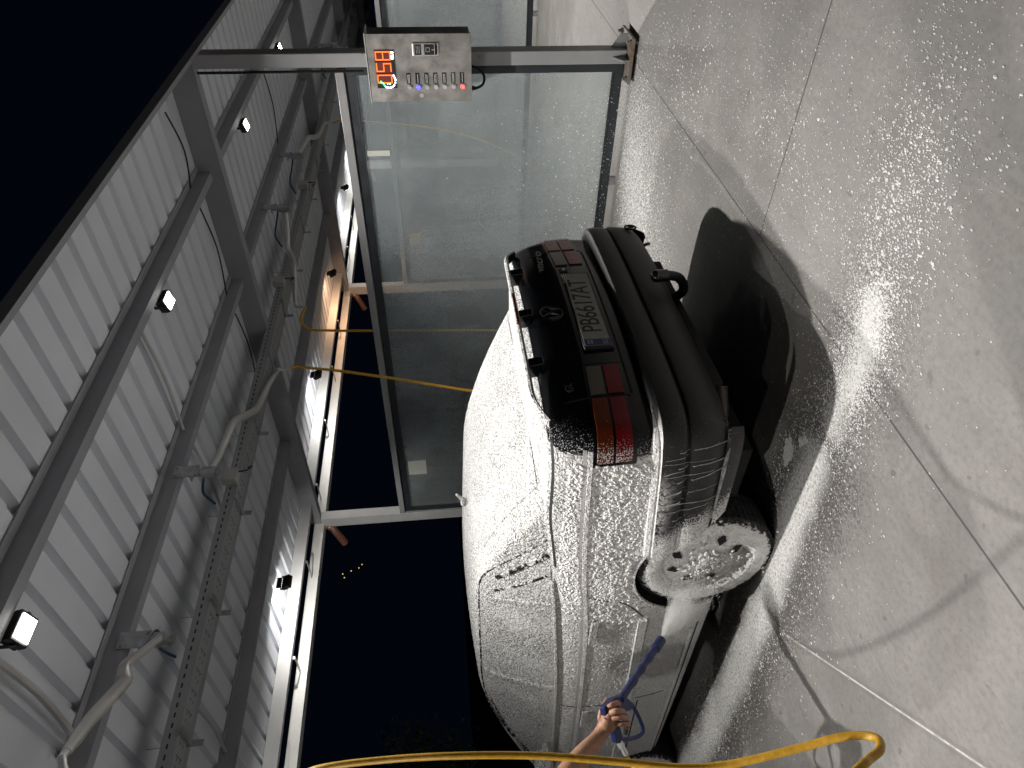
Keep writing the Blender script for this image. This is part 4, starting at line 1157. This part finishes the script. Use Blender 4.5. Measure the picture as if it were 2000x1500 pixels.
# ---- wheels
def wheel(ax, sd, name='wheel'):
    r = bpy.data.objects.new(name, None); COL.objects.link(r); r.parent = car; r.location = (ax - .055, sd * .748, .322); r.scale = (1.075, 1.05, 1.075)
    if sd < 0: r.rotation_euler = (0, 0, math.pi)
    t_ = MB(); rows_ = []
    pr = [(-.09, .20), (-.095, .25), (-.085, .285), (-.07, .298), (-.035, .300), (0, .301), (.035, .300), (.065, .297), (.082, .284), (.092, .25), (.088, .215), (.075, .198)]
    for i in range(64):
        a = 2 * math.pi * i / 64; rows_.append([(rad * math.cos(a), y, rad * math.sin(a)) for y, rad in pr])
    rows_.append(rows_[0]); t_.grid(rows_)
    for i in range(64):
        a = 2 * math.pi * (i + .5) / 64; ca, sa = math.cos(a), math.sin(a)
        for y0 in (-.07, -.03, .012, .05):
            t_.obox((.3005 * ca, y0 + .008, .3005 * sa), (-.0105 * sa, 0, .0105 * ca), (0, .014, 0), (.0035 * ca, 0, .0035 * sa))
    t_.build('tyre', M['foam_tyre'], r, smooth=True, angle=30)
    w_ = MB(); rows_ = []
    pr = [(.082, .210), (.078, .200), (.060, .190), (.050, .172), (.053, .150), (.064, .118), (.069, .095), (.066, .066), (.071, .048), (.076, .030), (.076, .001)]
    for i in range(48):
        a = 2 * math.pi * i / 48; rows_.append([(rad * math.cos(a), y, rad * math.sin(a)) for y, rad in pr])
    rows_.append(rows_[0]); w_.grid(rows_)
    w_.build('rim', M['foam_thick'], r, smooth=True, angle=50)
    hl = MB()
    for k in range(8):
        a = 2 * math.pi * k / 8 + .35
        if k in (3, 6): continue
        cx, cz = .142 * math.cos(a), .142 * math.sin(a); u_ = Vector((math.cos(a), .0, math.sin(a))); v_ = Vector((-math.sin(a), 0, math.cos(a)))
        c0 = Vector((cx, .062, cz))
        sz = random.uniform(1.2, 1.8)
        hl.add([c0 + u_ * .022 * sz + Vector((0, -.008, 0)), c0 + v_ * .018 * sz, c0 - u_ * .018 * sz + Vector((0, .012, 0)), c0 - v_ * .017 * sz], [(0, 1, 2, 3)])
    hl.build('rim_hole', M['gap'], r, recalc=False)
    return r
for ax in AX:
    for sd in (1, -1): wheel(ax, sd)
def clumps(pts, name, parent):
    """little domes of foam: (position, normal, radius)"""
    vs = []; fs = []
    for p, n_, r_ in pts:
        n_ = Vector(n_).normalized(); u_ = n_.orthogonal().normalized(); v_ = n_.cross(u_); a0 = random.uniform(0, 6.28)
        el = random.uniform(1.0, 2.2); du = math.cos(a0) * u_ + math.sin(a0) * v_; dv = n_.cross(du); k0 = len(vs); p = Vector(p)
        for (f, hgt) in ((1.0, -.002), (.72, .55 * r_)):
            for k in range(6):
                a = 2 * math.pi * k / 6; w_ = random.uniform(.8, 1.2)
                vs.append(p + du * (r_ * f * el * w_ * math.cos(a)) + dv * (r_ * f * w_ * math.sin(a)) + n_ * hgt)
        vs.append(p + n_ * (.8 * r_))
        for k in range(6):
            fs.append((k0 + k, k0 + (k + 1) % 6, k0 + 6 + (k + 1) % 6, k0 + 6 + k)); fs.append((k0 + 6 + k, k0 + 6 + (k + 1) % 6, k0 + 12))
    me_ = bpy.data.meshes.new(name); me_.from_pydata(vs, [], fs); me_.materials.append(M['foam_speck']); me_.polygons.foreach_set('use_smooth', [True] * len(fs))
    o = bpy.data.objects.new(name, me_); COL.objects.link(o); o.parent = parent; o['kind'] = 'stuff'
    return o
CP = []
while len(CP) < 2600:
    x = random.uniform(-.86, .40); z = random.uniform(.60, 1.02)
    if (x + .075) ** 2 + (z - AZ) ** 2 < .375 ** 2 or random.random() > math.exp(-max(0, x - .05) * 3): continue
    d_ = .55 + .45 * math.sin(x * 9 + z * 5) * math.sin(z * 13 - x * 4)
    if random.random() > d_: continue
    k = kof(x, z)
    if k > .97 or .82 < k < .86: continue
    y = side_y(x, z); dy = (side_y(x, z + .01) - y) / .01; dx_ = (side_y(x + .01, z) - y) / .01
    CP.append(((x, y, z), (-dx_, 1, -dy), random.uniform(.0030, .0075)))
for q in range(900):
    x = random.uniform(.30, 1.9); z = zof(x, random.choice([.50 + random.gauss(0, .06), .72 + random.gauss(0, .07), .93 + random.gauss(0, .03)]))
    CP.append(((x, side_y(x, z), z), (0, 1, .1), random.uniform(.002, .005)))
clumps(CP, 'foam_clumps', body)
HP = []
for q in range(420):
    a = random.uniform(0, 6.28); r_ = abs(random.gauss(0, .055)) if q < 260 else random.gauss(.235, .03)
    if q >= 260 and math.sin(a) > .2 and math.cos(a) > -.3: continue
    HP.append(((AX[0] - .055 + r_ * 1.075 * math.cos(a), .748 + .079 * 1.05, .322 + r_ * 1.075 * math.sin(a)), (0, 1, 0), random.uniform(.003, .008)))
clumps(HP, 'wheel_foam', car)
ub = MB(); ub.box((-.75, -.70, .20), (3.2, .70, .26)); ub.build('underbody', M['gap'], car)

# ------------------------------------------------------------------ spray gun
NRM = Vector((0.44958303, 0.48654868, 0.74909644))
gun = empty('spray_gun', (1.035, 2.80, .88), 0, 'dark blue spray gun with short lance pointed at the rear wheel', 'spray gun')
GO = Vector((1.035, 2.80, .88))
L_ = lambda *p: Vector(p) - GO
lm = MB(); lp = catmull([L_(1.085, 2.790, .862), L_(1.185, 2.841, .771), L_(1.269, 2.880, .694), L_(1.353, 2.924, .613)], 8)
lm.tube(lp, [.0165 + .0028 * math.sin(i * 1.15) * (1 if 4 < i < 19 else .2) for i in range(len(lp))], 14)
lm.tube([L_(1.338, 2.917, .628), L_(1.386, 2.938, .584)], .0215, 16)
lm.build('lance', M['bluegun'], gun, smooth=True)
gb = MB(); ex = NRM * .026
outl = [L_(1.110, 2.800, .850), L_(1.076, 2.736, .904), L_(1.028, 2.694, .962), L_(1.004, 2.718, .957), L_(1.018, 2.765, .918), L_(1.040, 2.815, .880), L_(1.078, 2.872, .812), L_(1.097, 2.865, .806)]
gb.prism([p - ex * .5 for p in outl], ex)
grip = [L_(1.055, 2.770, .905), L_(1.018, 2.735, .940), L_(.985, 2.800, .920), L_(.945, 2.850, .908), L_(.960, 2.885, .870), L_(.995, 2.835, .885)]
gb.prism([p - ex * .46 for p in grip], ex * .92)
gb.build('gun_body', M['bluegun'], gun, bevel=.004)
gu = MB(); gpts = [L_(1.092, 2.868, .803), L_(1.085, 2.905, .785), L_(1.066, 2.965, .760), L_(1.044, 3.006, .746), L_(1.028, 3.014, .752), L_(1.005, 2.985, .785), L_(.980, 2.925, .838), L_(.956, 2.866, .890)]
gu.tube(catmull(gpts, 8), .0085, 10); gu.build('trigger_guard', M['bluegun'], gun, smooth=True)
tg = MB(); tg.tube(catmull([L_(1.055, 2.845, .848), L_(1.040, 2.875, .835), L_(1.010, 2.890, .842), L_(.990, 2.900, .850)], 6), .009, 8); tg.build('trigger', M['black'], gun, smooth=True)
ft = MB(); ft.tube([L_(.958, 2.868, .886), L_(.940, 2.882, .876)], .015, 6); ft.tube([L_(.945, 2.878, .878), L_(.915, 2.900, .862)], .0105, 10); ft.build('hose_fitting', M['chrome'], gun, smooth=True)

# fan of water from the lance
AP = Vector((1.386, 2.938, .584))
TGT = Vector((1.66, 2.90, .30))
dirn = (TGT - AP).normalized(); Ls = .36
def spray_volume():
    mt = bpy.data.materials.new('water_mist'); mt.use_nodes = True; nt = mt.node_tree
    nt.nodes.remove(nt.nodes['Principled BSDF']); b = NB(nt)
    vol = b.n('ShaderNodeVolumePrincipled'); vol.inputs['Color'].default_value = (1, 1, 1, 1); vol.inputs['Anisotropy'].default_value = .0
    c = b.coord(); xyz = b.sep(c)
    fall = b.ramp(xyz[2], 0.0, Ls, 1.0, 0.0)
    fall = b.math('POWER', fall, 2.2)
    nz = b.noise(b.mapping(c, (30, 30, 5)), 1.0, 3, .6)
    rad = b.math('DIVIDE', b.math('SQRT', b.math('ADD', b.math('MULTIPLY', xyz[0], xyz[0]), b.math('MULTIPLY', xyz[1], xyz[1]))), b.math('MULTIPLY_ADD', xyz[2], .41, .012))
    rim = b.ramp(rad, 1.0, .05)
    d = b.math('MULTIPLY', b.math('MULTIPLY', fall, b.ramp(nz, .35, .65, .35, 1.0)), b.math('MULTIPLY', rim, 190.0))
    b.link(d, vol.inputs['Density']); b.link(vol.outputs[0], nt.nodes['Material Output'].inputs['Volume'])
    return mt
M['mist'] = spray_volume()
sv = MB(); nn = 28; rws = []
for z, r_ in ((0, .012), (.05, .030), (.12, .060), (.22, .102), (Ls, .160)):
    rws.append([(r_ * math.cos(2 * math.pi * k / nn), r_ * math.sin(2 * math.pi * k / nn), z) for k in range(nn)])
sv.grid(rws, 0, True); sv.add(rws[0], [tuple(range(nn))]); sv.add(rws[-1], [tuple(range(nn))])
so = sv.build('water_spray', M['mist']); so.location = AP + dirn * .002; so.rotation_euler = dirn.to_track_quat('Z', 'Y').to_euler()
tag(so, 'white fan of water mist spraying from the blue lance onto the rear wheel', 'water spray', kind='stuff')
sdp = MB()
for q in range(2200):
    d_ = (dirn + Vector(rng.normal(0, .15, 3))).normalized(); l0 = .02 + .34 * rng.random() ** 1.3; ln_ = rng.uniform(.004, .016)
    sdp.tube([AP + d_ * l0, AP + d_ * (l0 + ln_)], .0005 + .0005 * rng.random(), 3, False)
tag(sdp.build('water_droplets', M['foam_speck']), 'fine bright droplets flying in the water fan by the rear wheel', 'water droplets', kind='stuff')

# ------------------------------------------------------------------ the person holding the gun (body just outside the left edge of the upright view)
def skin_mesh(name, verts, edges, radii, mat, parent, root=0, sub=2):
    me_ = bpy.data.meshes.new(name); me_.from_pydata(verts, edges, []); o = bpy.data.objects.new(name, me_); COL.objects.link(o)
    md = o.modifiers.new('skin', 'SKIN'); md.use_smooth_shade = True
    for i, r_ in enumerate(radii):
        v = me_.skin_vertices[0].data[i]; v.radius = (r_, r_) if not isinstance(r_, tuple) else r_; v.use_root = (i == root)
    ss = o.modifiers.new('sub', 'SUBSURF'); ss.levels = sub; ss.render_levels = sub
    dg_2 = bpy.context.evaluated_depsgraph_get(); me2 = bpy.data.meshes.new_from_object(o.evaluated_get(dg_2))
    bpy.data.objects.remove(o)
    me2.materials.clear(); me2.materials.append(mat)
    me2.polygons.foreach_set('use_smooth', [True] * len(me2.polygons))
    o = bpy.data.objects.new(name, me2); COL.objects.link(o)
    if parent is not None: o.parent = parent
    return o
def chains(*cs):
    """join chains that start at an existing vertex index (or None)"""
    V = []; E_ = []; Rr = []
    for start, pts in cs:
        prev = start
        for p, r_ in pts:
            V.append(p); Rr.append(r_); i = len(V) - 1
            if prev is not None: E_.append((prev, i))
            prev = i
    return V, E_, Rr
S = (.44, 3.02, 1.40); EL = (.70, 2.70, 1.215)
V, E_, Rr = chains((None, [((.30, 3.20, .96), .135), ((.31, 3.20, 1.12), .13), ((.32, 3.19, 1.28), .145), ((.32, 3.18, 1.42), .115), ((.325, 3.17, 1.50), .058), ((.335, 3.165, 1.57), .056)]),   # 0..5 torso, neck
    (5, [((.345, 3.155, 1.66), .082), ((.35, 3.155, 1.75), .078)]),
    (3, [(S, .070), ((.52, 2.90, 1.33), .055), (EL, .046), ((.80, 2.690, 1.140), .047), ((.893, 2.748, 1.045), .039), ((.955, 2.788, .975), .029), ((.985, 2.775, .948), .032), ((1.003, 2.755, .935), .034)]),
    (3, [((.28, 3.42, 1.40), .068), ((.29, 3.48, 1.14), .048), ((.40, 3.44, .92), .037), ((.45, 3.42, .84), .036)]),
    (0, [((.34, 3.09, .88), .095), ((.36, 3.06, .50), .062), ((.35, 3.06, .09), .045), ((.47, 3.04, .045), .042)]),
    (0, [((.28, 3.32, .88), .095), ((.27, 3.36, .50), .062), ((.25, 3.37, .09), .045), ((.37, 3.39, .045), .042)]))
person = skin_mesh('person', V, E_, Rr, M['skin'], None, 0)
tag(person, 'person whose bare forearm and hand grip the blue spray gun', 'person')
# the hand: four separate fingers and a thumb curled round the grip
def finger(pts, r0, name='finger'):
    P = [Vector(p) for p in pts]; Vv = [tuple(p) for p in P]
    return skin_mesh(name, Vv, [(i, i + 1) for i in range(len(P) - 1)], [r0 * f for f in (1.22, 1.1, 1.0, .95, .82)][:len(P)], M['skin'], person, 0)
pal = [((.985, 2.780, .950), .031), ((1.012, 2.745, .940), .030)]
V, E_, Rr = chains((None, [((.965, 2.785, .962), (.031, .027)), ((.995, 2.760, .945), (.034, .026)), ((1.008, 2.738, .935), (.036, .024))]),
                   (1, [((1.028, 2.722, .938), .019), ((1.030, 2.706, .934), .015)]), (1, [((1.006, 2.722, .932), .019), ((1.008, 2.703, .931), .015)]), (1, [((.992, 2.735, .925), .018), ((.994, 2.716, .925), .0145)]), (1, [((.980, 2.752, .915), .017), ((.982, 2.740, .912), .0135)]))
skin_mesh('palm', V, E_, Rr, M['skin'], person, 0)
finger([(1.026, 2.712, .938), (1.030, 2.690, .920), (1.045, 2.715, .893), (1.056, 2.755, .880), (1.050, 2.785, .880)], .0108)
finger([(1.006, 2.708, .934), (1.003, 2.680, .910), (1.012, 2.715, .878), (1.024, 2.765, .866), (1.022, 2.795, .870)], .0112)
finger([(.992, 2.722, .927), (.986, 2.698, .898), (.995, 2.738, .866), (1.006, 2.785, .856), (1.006, 2.812, .862)], .0108)
finger([(.980, 2.745, .914), (.972, 2.730, .885), (.979, 2.770, .856), (.990, 2.808, .850), (.990, 2.830, .858)], .0098)
finger([(.995, 2.775, .955), (1.012, 2.762, .965), (1.050, 2.748, .945), (1.085, 2.765, .915)], .0125, 'thumb')
cl_ = [((.30, 3.20, .93), .150), ((.31, 3.20, 1.12), .145), ((.32, 3.19, 1.28), .158), ((.32, 3.18, 1.42), .128), ((.325, 3.17, 1.48), .075)]
V, E_, Rr = chains((None, cl_), (3, [(S, .084), ((.52, 2.90, 1.335), .071), ((.575, 2.84, 1.30), .066)]), (3, [((.28, 3.42, 1.40), .082), ((.285, 3.455, 1.25), .066)]))
skin_mesh('shirt', V, E_, Rr, M['shirt'], person, 0)
V, E_, Rr = chains((None, [((.30, 3.20, 1.0), .150), ((.30, 3.20, .92), .150)]), (1, [((.34, 3.09, .86), .108), ((.36, 3.06, .50), .080), ((.35, 3.06, .12), .066)]), (1, [((.28, 3.32, .86), .108), ((.27, 3.36, .50), .080), ((.25, 3.37, .12), .066)]))
skin_mesh('trousers', V, E_, Rr, M['trousers'], person, 0)
hr = MB(); hr.sphere((.335, 3.158, 1.725), .100, 10, (1.0, .92, 1.05)); hr.build('hair', M['hair'], person, smooth=True)
fc = MB(); fc.sphere((.452, 3.152, 1.665), .014, 6, (1.1, .7, 1.3)); fc.sphere((.425, 3.19, 1.695), .010, 6); fc.sphere((.425, 3.12, 1.695), .010, 6); fc.sphere((.438, 3.153, 1.62), .018, 6, (.5, 1.2, .35)); fc.build('face', M['skin'], person, smooth=True)
for yy in (3.075, 3.235):
    er = MB(); er.sphere((.345, yy, 1.685), .028, 6, (.8, .35, 1.2)); er.build('ear', M['skin'], person, smooth=True)
for (fx, fy) in ((.42, 3.05), (.32, 3.38)):
    sh_ = MB(); sh_.sphere((fx, fy, .05), .05, 8, (2.6, .95, 1.0)); sh_.build('shoe', M['black'], person, smooth=True)

# ------------------------------------------------------------------ foam specks thrown over the floor
def specks(P, rad, hgt, name, label, up=(0, 0, 1), elong=None):
    n_ = len(P); k = 5
    vs = np.zeros((n_, k + 1, 3)); ang = np.linspace(0, 2 * np.pi, k, endpoint=False)[None, :] + rng.uniform(0, 6.28, (n_, 1))
    rr = rad[:, None] * rng.uniform(.65, 1.25, (n_, k))
    ex = (1.0 + rng.random(n_) * .9)[:, None]
    if up[2]:
        vs[:, :k, 0] = P[:, 0:1] + rr * np.cos(ang) * ex; vs[:, :k, 1] = P[:, 1:2] + rr * np.sin(ang); vs[:, :k, 2] = P[:, 2:3]
        vs[:, k] = P; vs[:, k, 2] += hgt * rad
    else:
        vs[:, :k, 1] = P[:, 1:2] + rr * np.cos(ang); vs[:, :k, 2] = P[:, 2:3] + rr * np.sin(ang); vs[:, :k, 0] = P[:, 0:1]
        vs[:, k] = P; vs[:, k, 0] -= hgt * rad
    base = (np.arange(n_) * (k + 1))[:, None]
    tri = np.stack([np.stack([base[:, 0] + i, base[:, 0] + (i + 1) % k, base[:, 0] + k], 1) for i in range(k)], 1).reshape(-1, 3)
    if not up[2]: tri = tri[:, ::-1]
    me_ = bpy.data.meshes.new(name); me_.from_pydata(vs.reshape(-1, 3).tolist(), [], tri.tolist()); me_.materials.append(M['foam_speck'])
    o = bpy.data.objects.new(name, me_); COL.objects.link(o)
    return tag(o, label, 'foam specks', kind='stuff')
def poly_pts(poly, n_, sig, wts=None):
    seg = np.array(poly); d = np.linalg.norm(np.diff(seg, axis=0), axis=1)
    w_ = d if wts is None else d * np.array(wts); idx = rng.choice(len(d), n_, p=w_ / w_.sum()); t_ = rng.random(n_)
    p = seg[idx] + (seg[idx + 1] - seg[idx]) * t_[:, None]
    return p + rng.normal(0, 1, (n_, 2)) * sig
A_ = [poly_pts([(1.46, 5.2), (1.50, 3.5), (1.56, 2.95), (1.64, 2.45), (1.69, 2.10)], 9000, .11),
      poly_pts([(1.44, 5.2), (1.47, 3.5), (1.52, 2.95), (1.58, 2.45), (1.62, 2.0)], 4500, .20),
      poly_pts([(1.68, 2.0), (1.69, 1.70), (1.72, 1.50), (1.80, 1.35)], 6500, .085, (1, 1.2, 1.2)),
      poly_pts([(1.70, 1.75), (1.80, 1.30), (1.84, 1.05), (1.88, .80)], 5000, .13),
      poly_pts([(1.84, 1.0), (1.90, .72), (2.1, .58)], 900, .17),
      poly_pts([(2.9, 1.2), (2.2, 1.35), (1.9, 1.5)], 2200, .25),
      poly_pts([(4.98, 2.0), (4.6, 2.5), (4.1, 3.1)], 21000, .26),
      poly_pts([(4.6, 1.6), (3.6, 1.4), (2.8, 1.1)], 2600, .38),
      poly_pts([(1.75, 2.6), (1.85, 2.2), (1.78, 2.0)], 1600, .10),
      poly_pts([(1.69, 1.75), (1.71, 1.5), (1.77, 1.32)], 4500, .045),
      rng.uniform((1.0, .5), (4.8, 3.0), (700, 2))]
P2 = np.concatenate(A_)
keep = (P2[:, 0] < 5.10) & (P2[:, 1] > .3)
inwheel = (P2[:, 0] > 1.66) & (P2[:, 0] < 1.80) & (P2[:, 1] > 2.78) & (P2[:, 1] < 2.95)
P2 = P2[keep & ~inwheel]
rad = np.clip(rng.lognormal(math.log(.0018), .40, len(P2)), .0009, .0052) * np.where((P2[:, 0] > 3.6), 1.5, np.where(P2[:, 1] < 1.3, 1.15, .9))
specks(np.concatenate([P2, np.full((len(P2), 1), .0012)], 1), rad, .55, 'foam_specks', 'white foam specks scattered over the concrete around the car')
n_ = 500
yz = np.stack([rng.normal(2.5, .42, n_), np.abs(rng.normal(0, .33, n_)) + .06], 1); yz = yz[(yz[:, 0] > 1.75) & (yz[:, 1] < 1.6)]
specks(np.concatenate([np.full((len(yz), 1), 5.1705), yz], 1), np.clip(rng.lognormal(math.log(.003), .4, len(yz)), .0015, .008), .5, 'foam_flecks', 'white foam flecks on the glass wall right of the car', up=(-1, 0, 0))

# ------------------------------------------------------------------ beyond the back of the bays
def tree(name, x, y, h_, spread, n_, label, seed):
    rg = np.random.default_rng(seed); r = empty(name, (x, y, -.12), 0, label, 'tree', 'trees in the dark behind the bays')
    tk = MB(); tk.tube([(0, 0, 0), (.05, .02, h_ * .3), (-.03, .05, h_ * .55), (.05, 0, h_ * .8)], [.13, .10, .06, .02], 8)
    tips = []
    for q in range(11):
        a = rg.uniform(0, 6.28); z0 = h_ * rg.uniform(.25, .65); l_ = spread * rg.uniform(.5, 1.0)
        e = (l_ * math.cos(a), l_ * math.sin(a), z0 + h_ * rg.uniform(.08, .3)); tips.append(e)
        tk.tube([(0, 0, z0), (e[0] * .5, e[1] * .5, z0 + (e[2] - z0) * .6), e], [.04, .022, .008], 5)
    tk.build('trunk', M['bark'], r, smooth=True)
    lf = MB(); tips = np.array(tips + [(0, 0, h_ * .9), (0, 0, h_ * .7)])
    ctr = tips[rg.integers(0, len(tips), n_)] + rg.normal(0, 1, (n_, 3)) * np.array([.33, .33, .26]) * spread * .5
    for p in ctr:
        u_ = Vector(rg.normal(0, 1, 3)).normalized(); v_ = u_.orthogonal().normalized(); s_ = rg.uniform(.04, .085); c0 = Vector(p)
        lf.add([c0 - u_ * s_, c0 + v_ * s_ * .5, c0 + u_ * s_, c0 - v_ * s_ * .5], [(0, 1, 2, 3)])
    lf.build('crown', M['leaf'], r, recalc=False)
tree('bush_tree', 3.4, 13.5, 3.4, 1.7, 2600, 'dark leafy tree behind the roof of the car', 3)
tree('bush_tree', 1.6, 12.0, 2.6, 1.5, 2200, 'dark leafy tree behind the front of the car', 4)
dd = MB(); dd.tube([(0, 0, 0), (.02, 0, 1.1), (-.03, .02, 2.3), (.10, .05, 3.2)], [.07, .055, .04, .012], 8)
for e, z0 in (((.5, .1, 2.2), 1.3), ((-.4, 0, 2.6), 1.7), ((.35, .1, 3.0), 2.2), ((-.3, .1, 2.0), 1.1)): dd.tube([(0, 0, z0), (e[0] * .6, e[1], (z0 + e[2]) / 2), e], [.03, .018, .006], 6)
db = empty('bare_tree', (2.0, 10.2, -.12), 0, 'bare leafless tree in the dark beyond the nose of the car', 'tree', 'trees in the dark behind the bays')
dd.build('trunk', M['bark'], db, smooth=True)
for i, (ex_, ez_, lab) in enumerate(((0, 0, 'topmost far yellow light beyond the back opening'), (1.6, .5, 'second far yellow light from the top beyond the back opening'), (2.6, -.9, 'far yellow light in the middle of the cluster beyond the back'),
                                     (3.6, -2.2, 'far yellow light near the bottom of the cluster beyond the back'), (5.0, -2.6, 'lowest far yellow light beyond the back opening'))):
    tl = MB(); tl.sphere((77.0 + ex_ * .55, 123.0, 24.5 - ex_ * .1 + ez_ * 1.1), .13, 5)
    tag(tl.build('distant_lamp', M['town_light']), lab, 'distant lamp', 'far lights of the town')
